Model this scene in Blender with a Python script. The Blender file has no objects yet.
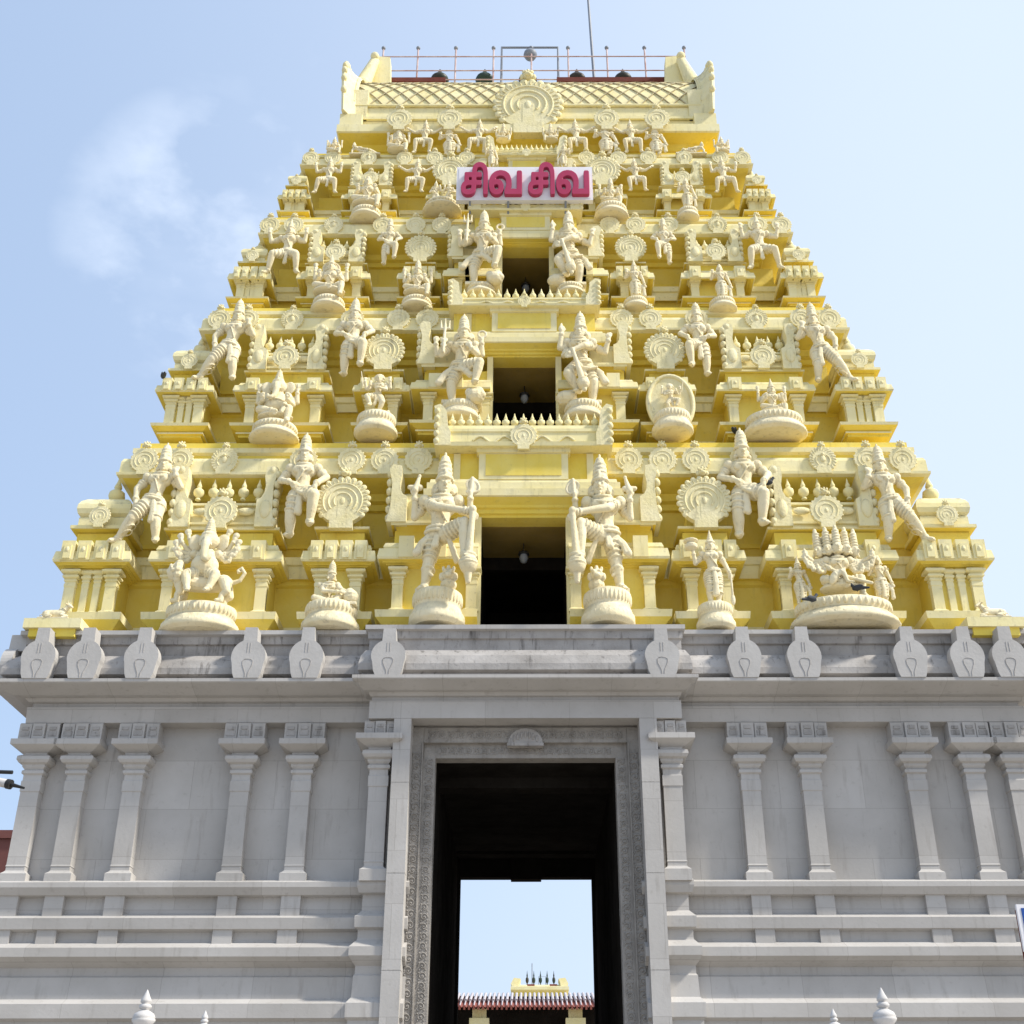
import bpy, bmesh, math, random
from mathutils import Vector, Matrix
from math import sin, cos, pi, radians, tan, atan, sqrt
random.seed(7)
SC = bpy.context.scene
COL = SC.collection

# ------------------------------------------------------------------ camera calibration
TH = radians(27.9); F = 1239.0; CX = 527.0; DCAM = 25.0; ZCAM = 1.6
def zz(py, Y):                       # height of a level seen at row py when it lies in the vertical plane Y
    return ZCAM + (Y + DCAM) * tan(TH + atan((512 - py) / F))
def hx(d, py, Y):                    # real distance from the tower axis of d picture units at that level
    z = zz(py, Y) - ZCAM
    return d * ((Y + DCAM) * cos(TH) + z * sin(TH)) / F

# ------------------------------------------------------------------ materials
def mat_paint(name, col, col2, rough=0.75, grime=0.25, gcol=(0.16, 0.14, 0.10), scale=1.4, bump=0.15, streak=0.5, crev=0.0, blocks=False, top=0.0):
    m = bpy.data.materials.new(name); m.use_nodes = True
    nt = m.node_tree; N = nt.nodes; L = nt.links
    b = N['Principled BSDF']; b.inputs['Roughness'].default_value = rough
    try: b.inputs['Specular IOR Level'].default_value = 0.25
    except Exception: pass
    g = N.new('ShaderNodeNewGeometry')
    def noise(s, det=5, sc=(1, 1, 1)):
        mp = N.new('ShaderNodeMapping'); mp.inputs['Scale'].default_value = sc
        L.new(g.outputs['Position'], mp.inputs['Vector'])
        n = N.new('ShaderNodeTexNoise'); n.inputs['Scale'].default_value = s; n.inputs['Detail'].default_value = det
        n.inputs['Roughness'].default_value = 0.6
        L.new(mp.outputs[0], n.inputs['Vector']); return n
    def ramp(src, a, c):
        r = N.new('ShaderNodeMapRange'); r.inputs[1].default_value = a; r.inputs[2].default_value = c; r.clamp = True
        L.new(src, r.inputs[0]); return r
    def mix(f, A, B):
        x = N.new('ShaderNodeMix'); x.data_type = 'RGBA'
        L.new(f, x.inputs[0])
        for s, v in ((6, A), (7, B)):
            if isinstance(v, tuple): x.inputs[s].default_value = (*v, 1)
            else: L.new(v, x.inputs[s])
        return x.outputs[2]
    n1 = noise(scale); r1 = ramp(n1.outputs[0], 0.35, 0.68)
    c = mix(r1.outputs[0], col, col2)
    n2 = noise(2.2, 8, (3.2, 3.2, 0.45)); r2 = ramp(n2.outputs[0], 0.56, 0.80)       # run-off streaks
    m2 = N.new('ShaderNodeMath'); m2.operation = 'MULTIPLY'; m2.inputs[1].default_value = streak * grime * 2
    L.new(r2.outputs[0], m2.inputs[0]); c = mix(m2.outputs[0], c, gcol)
    n3 = noise(9, 10); r3 = ramp(n3.outputs[0], 0.60, 0.78)                            # speckled weathering
    m3 = N.new('ShaderNodeMath'); m3.operation = 'MULTIPLY'; m3.inputs[1].default_value = grime
    L.new(r3.outputs[0], m3.inputs[0]); c = mix(m3.outputs[0], c, gcol)
    if top:                                                        # rain-borne dirt that settles on upward faces
        sp = N.new('ShaderNodeSeparateXYZ'); L.new(g.outputs['Normal'], sp.inputs[0]); r5 = ramp(sp.outputs['Z'], .15, .75); n5 = noise(4.5, 9); r6 = ramp(n5.outputs[0], .42, .62)
        m5 = N.new('ShaderNodeMath'); m5.operation = 'MULTIPLY'; L.new(r5.outputs[0], m5.inputs[0]); L.new(r6.outputs[0], m5.inputs[1])
        m6 = N.new('ShaderNodeMath'); m6.operation = 'MULTIPLY'; m6.inputs[1].default_value = top; L.new(m5.outputs[0], m6.inputs[0]); c = mix(m6.outputs[0], c, gcol)
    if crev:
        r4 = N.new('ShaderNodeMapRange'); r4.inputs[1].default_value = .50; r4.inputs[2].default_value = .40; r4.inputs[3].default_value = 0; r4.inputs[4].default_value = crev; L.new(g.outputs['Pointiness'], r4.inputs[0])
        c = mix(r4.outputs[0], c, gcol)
    if blocks:
        mp = N.new('ShaderNodeMapping'); mp.inputs['Rotation'].default_value = (pi / 2, 0, 0); L.new(g.outputs['Position'], mp.inputs[0])
        bk = N.new('ShaderNodeTexBrick'); bk.inputs['Scale'].default_value = 1; bk.inputs['Brick Width'].default_value = 1.75; bk.inputs['Row Height'].default_value = 1.02; bk.inputs['Mortar Size'].default_value = .005
        bk.inputs['Color1'].default_value = (1, 1, 1, 1); bk.inputs['Color2'].default_value = (.86, .855, .85, 1); bk.inputs['Mortar'].default_value = (.62, .60, .58, 1); bk.inputs['Mortar Smooth'].default_value = .3
        L.new(mp.outputs[0], bk.inputs['Vector'])
        xm = N.new('ShaderNodeMix'); xm.data_type = 'RGBA'; xm.blend_type = 'MULTIPLY'; xm.inputs[0].default_value = .8; L.new(c, xm.inputs[6]); L.new(bk.outputs['Color'], xm.inputs[7]); c = xm.outputs[2]
    L.new(c, b.inputs['Base Color'])
    if bump:
        nb = noise(14, 8); bp = N.new('ShaderNodeBump'); bp.inputs['Strength'].default_value = bump; bp.inputs['Distance'].default_value = 0.03
        L.new(nb.outputs[0], bp.inputs['Height']); L.new(bp.outputs[0], b.inputs['Normal'])
    return m
M = {}
M['cream'] = mat_paint('cream_paint', (0.79, 0.69, 0.34), (0.83, 0.75, 0.45), top=.55, grime=0.40)
M['yellow'] = mat_paint('yellow_paint', (0.79, 0.60, 0.08), (0.82, 0.66, 0.15), grime=0.24)
M['wall'] = mat_paint('yellow_wall_paint', (0.77, 0.59, 0.10), (0.80, 0.65, 0.17), grime=0.22)
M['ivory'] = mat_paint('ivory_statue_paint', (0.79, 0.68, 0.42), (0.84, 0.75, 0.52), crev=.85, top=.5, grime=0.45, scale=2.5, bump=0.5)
M['disc'] = mat_paint('ivory_ornament_paint', (0.77, 0.68, 0.37), (0.82, 0.74, 0.46), top=.7, grime=0.55, scale=2.5, bump=0.5)
M['granite'] = mat_paint('grey_painted_granite', (0.435, 0.413, 0.385), (0.515, 0.492, 0.465), blocks=True, grime=0.28, gcol=(0.20, 0.17, 0.14), scale=0.6, bump=0.12, streak=0.7)
M['granite_worn'] = mat_paint('weathered_grey_granite', (0.30, 0.28, 0.26), (0.46, 0.435, 0.41), grime=0.75, gcol=(0.11, 0.10, 0.09), scale=1.2, bump=0.35, streak=0.9)
M['carved'] = mat_paint('carved_granite', (0.27, 0.25, 0.225), (0.36, 0.335, 0.305), grime=0.5, gcol=(0.07, 0.06, 0.05), scale=3, bump=0.8)
M['roundel'] = mat_paint('grey_roundel_paint', (0.43, 0.41, 0.385), (0.49, 0.47, 0.445), grime=0.18, gcol=(0.2, 0.2, 0.19), bump=0.2)
M['lattice'] = mat_paint('lattice_relief', (0.40, 0.34, 0.20), (0.52, 0.45, 0.28), grime=0.5)
M['groove'] = mat_paint('dark_groove', (0.14, 0.13, 0.12), (0.18, 0.17, 0.16), grime=0.2, bump=0)
M['interior_shade'] = mat_paint('painted_interior_shade', (0.016, 0.014, 0.012), (0.028, 0.025, 0.022), grime=0.4, gcol=(0.004, 0.004, 0.004), bump=0)  # near-black colour paints in the darkness of unlit interiors
for q_ in ('interior_shade',):
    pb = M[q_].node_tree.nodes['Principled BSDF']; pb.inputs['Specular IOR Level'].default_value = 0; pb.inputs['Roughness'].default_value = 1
M['shaded_wall'] = mat_paint('shaded_ochre_plaster', (0.26, 0.185, 0.05), (0.32, 0.23, 0.08), grime=0.5)  # wall yellow darkened: shade inside the upper openings put into the colour
M['brown'] = mat_paint('rust_brown_metal', (0.13, 0.028, 0.018), (0.17, 0.05, 0.035), grime=0.3, gcol=(0.04, 0.02, 0.015))
M['rail'] = mat_paint('pale_rusty_rail', (0.62, 0.50, 0.48), (0.42, 0.24, 0.20), grime=0.3, gcol=(0.12, 0.05, 0.03), scale=3)
M['grey_metal'] = mat_paint('grey_metal', (0.22, 0.24, 0.28), (0.28, 0.30, 0.33), rough=0.5, grime=0.2)
M['copper'] = mat_paint('dark_patinated_copper', (0.05, 0.035, 0.025), (0.03, 0.06, 0.045), rough=0.45, grime=0.3, scale=0.35)
M['white'] = mat_paint('white_paint', (0.52, 0.50, 0.48), (0.60, 0.58, 0.56), grime=0.35, gcol=(0.3, 0.28, 0.25))
M['signwhite'] = mat_paint('sign_white_board', (0.76, 0.74, 0.76), (0.80, 0.78, 0.79), grime=0.08, bump=0.02)
M['pink'] = mat_paint('sign_pink_plastic', (0.38, 0.035, 0.09), (0.42, 0.05, 0.115), rough=0.45, grime=0.05, bump=0.02)
M['tile'] = mat_paint('red_roof_sheet', (0.19, 0.055, 0.04), (0.25, 0.08, 0.06), grime=0.4, gcol=(0.08, 0.03, 0.02))
M['sheet'] = mat_paint('pale_roof_sheet', (0.40, 0.37, 0.38), (0.50, 0.47, 0.49), grime=0.3)
M['house'] = mat_paint('red_brown_wall', (0.20, 0.075, 0.065), (0.23, 0.095, 0.08), grime=0.3, gcol=(0.07, 0.03, 0.03))
M['blue'] = mat_paint('blue_sign_paint', (0.02, 0.07, 0.28), (0.025, 0.09, 0.33), grime=0.1)
M['black'] = mat_paint('black_plastic', (0.02, 0.02, 0.02), (0.03, 0.03, 0.03), rough=0.4, grime=0.1)
M['pigeon'] = mat_paint('dark_feathers', (0.04, 0.045, 0.05), (0.07, 0.075, 0.085), grime=0.1)
M['ground'] = mat_paint('sandy_concrete', (0.29, 0.265, 0.23), (0.36, 0.33, 0.29), grime=0.25, gcol=(0.25, 0.21, 0.17), scale=0.3)

# ------------------------------------------------------------------ mesh builder
class MB:
    def __init__(s, *mats): s.v = []; s.f = []; s.m = []; s.s = []; s.mats = list(mats) or ['cream']
    def mi(s, m):
        if m is None: return 0
        if m not in s.mats: s.mats.append(m)
        return s.mats.index(m)
    def add(s, vs, fs, m=None, smooth=False):
        o = len(s.v); k = s.mi(m); s.v += [tuple(p) for p in vs]
        for f in fs: s.f.append([i + o for i in f]); s.m.append(k); s.s.append(smooth)
    def box(s, x0, x1, y0, y1, z0, z1, m=None):
        s.ring(x0, x1, y0, y1, [(0, z0), (0, z1)], m)
    def ring(s, x0, x1, y0, y1, prof, m=None, sx=1.0, ends=(1, 1)):
        n = len(prof); vs = []
        for p in prof:
            o, z = p[0], p[1]; a, c = o * ends[0], o * ends[1]
            vs += [(x0 - a, y0 - o, z), (x1 + c, y0 - o, z), (x1 + c, y1 + o, z), (x0 - a, y1 + o, z)]
        for i in range(n - 1):
            mm = prof[i + 1][2] if len(prof[i + 1]) > 2 else m
            a = 4 * i
            s.add([vs[a + j] for j in range(8)], [(j, (j + 1) % 4, 4 + (j + 1) % 4, 4 + j) for j in range(4)], mm)
        mt = prof[-1][2] if len(prof[-1]) > 2 else m
        s.add(vs[:4], [(3, 2, 1, 0)], m); s.add(vs[-4:], [(0, 1, 2, 3)], mt)
    def lathe(s, cx, cy, prof, n=16, m=None, sx=1, sy=1, smooth=True, a0=0, a1=2 * pi):
        full = abs(a1 - a0 - 2 * pi) < 1e-6; k = n if full else n + 1; vs = []
        for r, z in prof:
            for j in range(k):
                a = a0 + (a1 - a0) * j / n; vs.append((cx + r * sx * cos(a), cy + r * sy * sin(a), z))
        fs = []
        for i in range(len(prof) - 1):
            for j in range(n if full else n):
                j2 = (j + 1) % k; fs.append((i * k + j, i * k + j2, (i + 1) * k + j2, (i + 1) * k + j))
        s.add(vs, fs, m, smooth)
        s.add(vs[:k], [tuple(reversed(range(k)))], m); s.add(vs[-k:], [tuple(range(k))], m)
    def ext(s, poly, y0, y1, m=None, axis='y', smooth=False):          # polygon in xz pushed along y (or yz along x)
        n = len(poly)
        if axis == 'y': vs = [(p[0], y0, p[1]) for p in poly] + [(p[0], y1, p[1]) for p in poly]
        else: vs = [(y0, p[0], p[1]) for p in poly] + [(y1, p[0], p[1]) for p in poly]
        s.add(vs, [(i, (i + 1) % n, n + (i + 1) % n, n + i) for i in range(n)], m, smooth)
        s.add(vs[:n], [tuple(range(n))], m); s.add(vs[n:], [tuple(reversed(range(n)))], m)
    def tube(s, pts, r, n=8, m=None, closed=False):
        pts = [Vector(p) for p in pts]; N = len(pts); rs = r if isinstance(r, (list, tuple)) else [r] * N
        vs = []
        for i, p in enumerate(pts):
            t = (pts[(i + 1) % N] - pts[i - 1]) if closed else (pts[min(i + 1, N - 1)] - pts[max(i - 1, 0)])
            t = t.normalized() if t.length > 1e-9 else Vector((0, 0, 1))
            u = t.cross(Vector((0, 1, 0.013)))
            if u.length < 0.1: u = t.cross(Vector((1, 0, 0)))
            u.normalize(); w = t.cross(u)
            for j in range(n):
                a = 2 * pi * j / n; vs.append(p + (u * cos(a) + w * sin(a)) * rs[i])
        fs = []
        for i in range(N if closed else N - 1):
            i2 = (i + 1) % N
            for j in range(n): fs.append((i * n + j, i * n + (j + 1) % n, i2 * n + (j + 1) % n, i2 * n + j))
        s.add(vs, fs, m, True)
        if not closed: s.add(vs[:n], [tuple(range(n))], m); s.add(vs[-n:], [tuple(reversed(range(n)))], m)
    def ell(s, c, r, m=None, n=10, k=7, rot=None):
        if not isinstance(r, (tuple, list)): r = (r, r, r)
        vs = []; fs = []; c = Vector(c)
        for i in range(1, k):
            a = pi * i / k
            for j in range(n):
                b = 2 * pi * j / n; q = Vector((r[0] * sin(a) * cos(b), r[1] * sin(a) * sin(b), r[2] * cos(a)))
                if rot: q = rot @ q
                vs.append(c + q)
        t = Vector((0, 0, r[2])); 
        if rot: t = rot @ t
        vs += [c + t, c - t]; T = len(vs) - 2; B = T + 1
        for i in range(k - 2):
            for j in range(n): fs.append((i * n + j, (i + 1) * n + j, (i + 1) * n + (j + 1) % n, i * n + (j + 1) % n))
        for j in range(n):
            fs.append((T, j, (j + 1) % n)); q = (k - 2) * n; fs.append((B, q + (j + 1) % n, q + j))
        s.add(vs, fs, m, True)
    def cap(s, a, b, ra, rb=None, m=None, n=10):
        rb = ra if rb is None else rb; a = Vector(a); b = Vector(b)
        s.ell(a, ra, m, n, 6); s.ell(b, rb, m, n, 6); 
        if (b - a).length > 1e-5: s.tube([a, b], [ra, rb], n, m)
    def torus(s, c, ax, R, r, m=None, n=18, k=6, sc=(1, 1)):
        c = Vector(c); ax = Vector(ax).normalized(); u = ax.orthogonal().normalized()
        if abs(ax.z) > 0.7: u = (Vector((1, 0, 0)) - ax * ax.x).normalized()
        w = ax.cross(u)
        s.tube([c + u * R * sc[0] * cos(2 * pi * i / n) + w * R * sc[1] * sin(2 * pi * i / n) for i in range(n)], r, k, m, True)
    def mesh(s, name):
        me = bpy.data.meshes.new(name); me.from_pydata(s.v, [], s.f)
        for mm in s.mats: me.materials.append(M[mm])
        me.polygons.foreach_set('material_index', s.m); me.polygons.foreach_set('use_smooth', s.s)
        me.update(); return me
    def build(s, name, parent=None, loc=(0, 0, 0)):
        return put(s.mesh(name), name, parent, loc)
def put(me, name, parent=None, loc=(0, 0, 0), sc=None, rz=0):
    o = bpy.data.objects.new(name, me); COL.objects.link(o); o.location = loc
    if sc is not None: o.scale = sc if isinstance(sc, (tuple, list)) else (sc, sc, sc)
    o.rotation_euler[2] = rz
    if parent: o.parent = parent
    return o
def tag(o, label=None, cat=None, group=None, kind=None):
    if label: o['label'] = label
    if cat: o['category'] = cat
    if group: o['group'] = group
    if kind: o['kind'] = kind
    return o
def empty(name, loc=(0, 0, 0), label=None, cat=None, group=None, sc=None, rz=0):
    o = put(None, name, None, loc, sc, rz); return tag(o, label, cat, group)
def remeshed(mb, name, vox, mats=None, smooth=2, fac=0.5):
    tmp = mb.mesh('tmp'); o = bpy.data.objects.new('tmp', tmp); COL.objects.link(o)
    md = o.modifiers.new('r', 'REMESH'); md.mode = 'VOXEL'; md.voxel_size = vox
    if smooth: sm = o.modifiers.new('s', 'SMOOTH'); sm.iterations = smooth; sm.factor = fac
    dg = bpy.context.evaluated_depsgraph_get(); ev = o.evaluated_get(dg)
    me = bpy.data.meshes.new_from_object(ev); me.name = name
    me.materials.clear()
    for mm in (mats or mb.mats[:1]): me.materials.append(M[mm])
    me.polygons.foreach_set('use_smooth', [True] * len(me.polygons))
    me.polygons.foreach_set('material_index', [0] * len(me.polygons)); me.update()
    bpy.data.objects.remove(o); bpy.data.meshes.remove(tmp)
    return me

# ------------------------------------------------------------------ figures (x right, z up, d towards the viewer)
def P(x, z, d=0): return Vector((x, -d, z))
def hand(b, w, dirv, curl=0.6, s=1.0, side=1):
    d = Vector(dirv).normalized(); 
    u = d.cross(Vector((0, 1, 0))); u = u.normalized() if u.length > .1 else Vector((1, 0, 0))
    nrm = d.cross(u)
    palm = w + d * 0.03 * s
    b.cap(w, palm + d * 0.012 * s, 0.021 * s, 0.026 * s)
    for i in range(4):
        o = (i - 1.5) * 0.016 * s; L = (0.036, 0.043, 0.040, 0.031)[i] * s
        k0 = palm + u * o + d * 0.026 * s; k1 = k0 + d * L * 0.55; k2 = k1 + (d * (1 - curl) - nrm * curl).normalized() * L * 0.6
        b.cap(k0, k1, 0.0095 * s, 0.0088 * s, n=6); b.cap(k1, k2, 0.0088 * s, 0.0075 * s, n=6)
    t0 = palm + u * side * 0.022 * s; t1 = t0 + (u * side * 0.6 + d * 0.8) * 0.025 * s; t2 = t1 + d * 0.022 * s - nrm * 0.01
    b.cap(t0, t1, 0.011 * s, 0.010 * s, n=6); b.cap(t1, t2, 0.010 * s, 0.0085 * s, n=6)
def head(b, c, turn=0.0, s=1.0, crown='tall', halo=0.0, beard=False):
    c = Vector(c); fw = Vector((sin(turn), -cos(turn), 0)); sd = Vector((cos(turn), sin(turn), 0)); up = Vector((0, 0, 1))
    R = Matrix.Rotation(turn, 3, 'Z')
    b.ell(c, (0.060 * s, 0.064 * s, 0.078 * s), rot=R, n=14, k=9)
    b.ell(c - up * 0.042 * s + fw * 0.014 * s, (0.042 * s, 0.044 * s, 0.038 * s), rot=R)
    b.cap(c + fw * 0.062 * s + up * 0.012 * s, c + fw * 0.078 * s - up * 0.014 * s, 0.008 * s, 0.014 * s, n=7)
    for q in (-1, 1):
        b.ell(c + fw * 0.055 * s + sd * q * 0.024 * s + up * 0.012 * s, (0.014 * s, 0.010 * s, 0.009 * s), rot=R, n=8, k=5)
        b.cap(c + fw * 0.057 * s + sd * q * 0.010 * s + up * 0.028 * s, c + fw * 0.050 * s + sd * q * 0.036 * s + up * 0.028 * s, 0.006 * s, n=6)
        b.ell(c + sd * q * 0.064 * s - up * 0.004 * s, (0.010 * s, 0.018 * s, 0.030 * s), rot=R, n=8, k=5)
        b.ell(c + sd * q * 0.070 * s - up * 0.044 * s + fw * 0.004, (0.020 * s, 0.020 * s, 0.022 * s), rot=R, n=8, k=5)
    b.ell(c + fw * 0.060 * s - up * 0.036 * s, (0.022 * s, 0.010 * s, 0.008 * s), rot=R, n=8, k=5)
    b.ell(c + fw * 0.050 * s - up * 0.062 * s, (0.016 * s, 0.014 * s, 0.012 * s), rot=R, n=8, k=5)
    if beard: b.ell(c + fw * 0.045 * s - up * 0.085 * s, (0.035 * s, 0.025 * s, 0.05 * s), rot=R)
    z = c + up * 0.048 * s
    if crown == 'tall':
        b.torus(z, up, 0.064 * s, 0.014 * s); b.torus(z + up * 0.030 * s, up, 0.056 * s, 0.010 * s)
        b.tube([z, z + up * 0.10 * s, z + up * 0.165 * s], [0.060 * s, 0.055 * s, 0.042 * s], 12)
        for i in range(3): b.torus(z + up * (0.065 + 0.035 * i) * s, up, (0.056 - 0.004 * i) * s, 0.008 * s)
        b.ell(z + up * 0.175 * s, (0.038 * s, 0.038 * s, 0.030 * s)); b.ell(z + up * 0.215 * s, (0.012 * s, 0.012 * s, 0.022 * s))
        b.ell(z + fw * 0.058 * s + up * 0.03 * s, (0.018 * s, 0.014 * s, 0.034 * s), rot=R)
    elif crown == 'cone':
        b.torus(z, up, 0.062 * s, 0.014 * s)
        for i in range(5): b.ell(z + up * (0.02 + 0.034 * i) * s, ((0.058 - 0.010 * i) * s,) * 2 + (0.026 * s,))
        b.ell(z + up * 0.185 * s, (0.010 * s, 0.010 * s, 0.024 * s))
    elif crown == 'bun':
        b.ell(c + up * 0.03 * s - fw * 0.01, (0.068 * s, 0.070 * s, 0.066 * s)); b.ell(c + up * 0.105 * s, (0.036 * s, 0.036 * s, 0.040 * s)); b.torus(c + up * 0.080 * s, up, 0.040 * s, 0.010 * s)
    elif crown == 'hair':
        b.ell(c + up * 0.03 * s - fw * 0.012, (0.085 * s, 0.075 * s, 0.075 * s))
        for i in range(9):
            a = pi * (i / 8) ; b.ell(c + sd * 0.09 * s * cos(a) + up * (0.01 + 0.09 * sin(a)) * s, 0.022 * s, n=7, k=5)
    if halo:
        b.ell(c - fw * 0.045 * s, (halo * s, 0.016 * s, halo * s), rot=R, n=20, k=9)
        b.torus(c - fw * 0.040 * s, fw, halo * s, 0.014 * s, n=22)
def torso(b, pel, ch, s=1.0, fat=1.0, belly=0.0, female=False, deco=True):
    s *= 1.09
    pel = Vector(pel); ch = Vector(ch); ax = (ch - pel).normalized()
    mid = pel.lerp(ch, 0.5)
    b.ell(pel, (0.098 * s * fat, 0.078 * s, 0.075 * s), n=12, k=8)
    b.cap(pel, mid, 0.076 * s * fat, 0.066 * s * fat, n=12)
    b.cap(mid, ch, 0.066 * s * fat, 0.084 * s * fat, n=12)
    b.ell(ch + ax * 0.01, (0.122 * s, 0.080 * s, 0.085 * s), n=14, k=9)
    for q in (-1, 1):
        b.ell(ch + Vector((q * 0.052 * s, -0.060 * s, 0.002)), (0.045 * s, (0.040 if female else 0.022) * s, 0.040 * s))
        b.ell(ch + Vector((q * 0.128 * s, 0, 0.045 * s)), 0.050 * s)
    if belly: b.ell(pel + Vector((0, -0.03 * s, 0.09 * s)), (belly * s, belly * 0.85 * s, belly * 0.9 * s), n=14, k=10)
    b.cap(ch + ax * 0.05 * s, ch + ax * 0.13 * s, 0.040 * s, 0.034 * s)
    if deco:
        b.torus(ch + ax * 0.085 * s + Vector((0, -0.012, 0)), Vector((0, -0.35, 1)), 0.058 * s, 0.011 * s, sc=(1.1, 1))
        b.torus(ch + ax * 0.060 * s + Vector((0, -0.022, 0)), Vector((0, -0.75, 1)), 0.082 * s, 0.010 * s)
        b.ell(ch + Vector((0, -0.088 * s, -0.005)), (0.018 * s, 0.010, 0.024 * s), n=8, k=5)
        b.torus(pel + ax * 0.035 * s, ax, 0.094 * s * fat, 0.013 * s, sc=(1, .8)); b.torus(pel + ax * 0.005, ax, 0.104 * s * fat, 0.013 * s, sc=(1, .8))
        b.tube([ch + Vector((-0.09 * s, -0.055 * s, 0.05 * s)), ch + Vector((-0.02, -0.09 * s, -0.03 * s)), pel + Vector((0.06 * s, -0.075 * s, 0.06 * s))], 0.008 * s, 6)
def arm(b, sh, el, wr, s=1.0, hd=None, curl=0.6, side=1, k=1.0):
    k *= 1.12
    b.cap(sh, el, 0.043 * s * k, 0.033 * s * k); b.cap(el, wr, 0.034 * s * k, 0.023 * s * k)
    ua = (Vector(el) - Vector(sh)).normalized(); fa = (Vector(wr) - Vector(el)).normalized()
    b.torus(Vector(sh).lerp(Vector(el), 0.45), ua, 0.042 * s * k, 0.009 * s); b.torus(Vector(sh).lerp(Vector(el), 0.6), ua, 0.039 * s * k, 0.007 * s)
    for t in (0.86, 0.95): b.torus(Vector(el).lerp(Vector(wr), t), fa, 0.026 * s * k, 0.008 * s)
    hand(b, Vector(wr), hd if hd is not None else fa, curl, s * 1.05, side)
def leg(b, hip, kn, an, toe, s=1.0, folds=3, k=1.0):
    k *= 1.07
    hip, kn, an, toe = map(Vector, (hip, kn, an, toe))
    b.cap(hip, kn, 0.074 * s * k, 0.050 * s * k, n=12); b.cap(kn, kn.lerp(an, 0.35), 0.050 * s * k, 0.049 * s * k); b.cap(kn.lerp(an, 0.35), an, 0.049 * s * k, 0.029 * s * k)
    b.cap(an, an.lerp(toe, 0.5), 0.030 * s * k, 0.028 * s * k); b.cap(an.lerp(toe, 0.5), toe, 0.028 * s * k, 0.022 * s * k)
    t = (toe - an).normalized(); u = t.cross(Vector((0, 0, 1)))
    if u.length > 0.05:
        u.normalize()
        for i in range(5): b.ell(toe + u * (i - 2) * 0.011 * s + t * 0.016 * s, (0.009 * s,) * 3, n=6, k=4)
    ax = (kn - hip).normalized()
    for i in range(folds):
        f = 0.22 + 0.66 * i / max(1, folds - 1); b.torus(hip.lerp(kn, f), ax + Vector((0, 0, .18)), (0.074 - 0.022 * f) * s * k + 0.004, 0.009 * s, n=14)
    sx = (an - kn).normalized(); b.torus(kn.lerp(an, 0.90), sx, 0.033 * s * k, 0.009 * s); b.torus(kn.lerp(an, 0.97), sx, 0.034 * s * k, 0.007 * s)
def sash(b, pts, r0=0.018, r1=0.034, s=1.0):
    n = len(pts); 
    for i in range(n - 1):
        ra = r0 + (r1 - r0) * i / (n - 1); rb = r0 + (r1 - r0) * (i + 1) / (n - 1)
        b.cap(pts[i], pts[i + 1], ra * s, rb * s)
        b.cap(Vector(pts[i]) + Vector((0.016, -0.008, 0)), Vector(pts[i + 1]) + Vector((0.026, -0.01, 0)), ra * .7 * s, rb * .7 * s)
def lionface(b, c, s=1.0):
    c = Vector(c)
    b.ell(c, (0.5 * s, 0.42 * s, 0.45 * s)); b.ell(c + Vector((0, -0.38 * s, -0.14 * s)), (0.30 * s, 0.22 * s, 0.2 * s))
    for q in (-1, 1):
        b.ell(c + Vector((q * 0.23 * s, -0.34 * s, 0.16 * s)), 0.15 * s, n=8, k=6); b.ell(c + Vector((q * 0.38 * s, -.05 * s, 0.44 * s)), (0.14 * s, 0.1 * s, 0.2 * s), n=8, k=6)
        b.ell(c + Vector((q * 0.52 * s, 0, -0.12 * s)), (0.2 * s, 0.2 * s, 0.3 * s), n=8, k=6)
    b.ell(c + Vector((0, -0.1 * s, 0.5 * s)), (0.16 * s, 0.14 * s, 0.2 * s), n=8, k=6)
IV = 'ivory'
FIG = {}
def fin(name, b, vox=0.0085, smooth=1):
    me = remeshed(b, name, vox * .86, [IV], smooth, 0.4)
    zs = [v.co.z for v in me.vertices]; z0 = min(zs); h = max(zs) - z0
    for v in me.vertices: v.co.z -= z0
    FIG[name] = (me, h); return me

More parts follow.
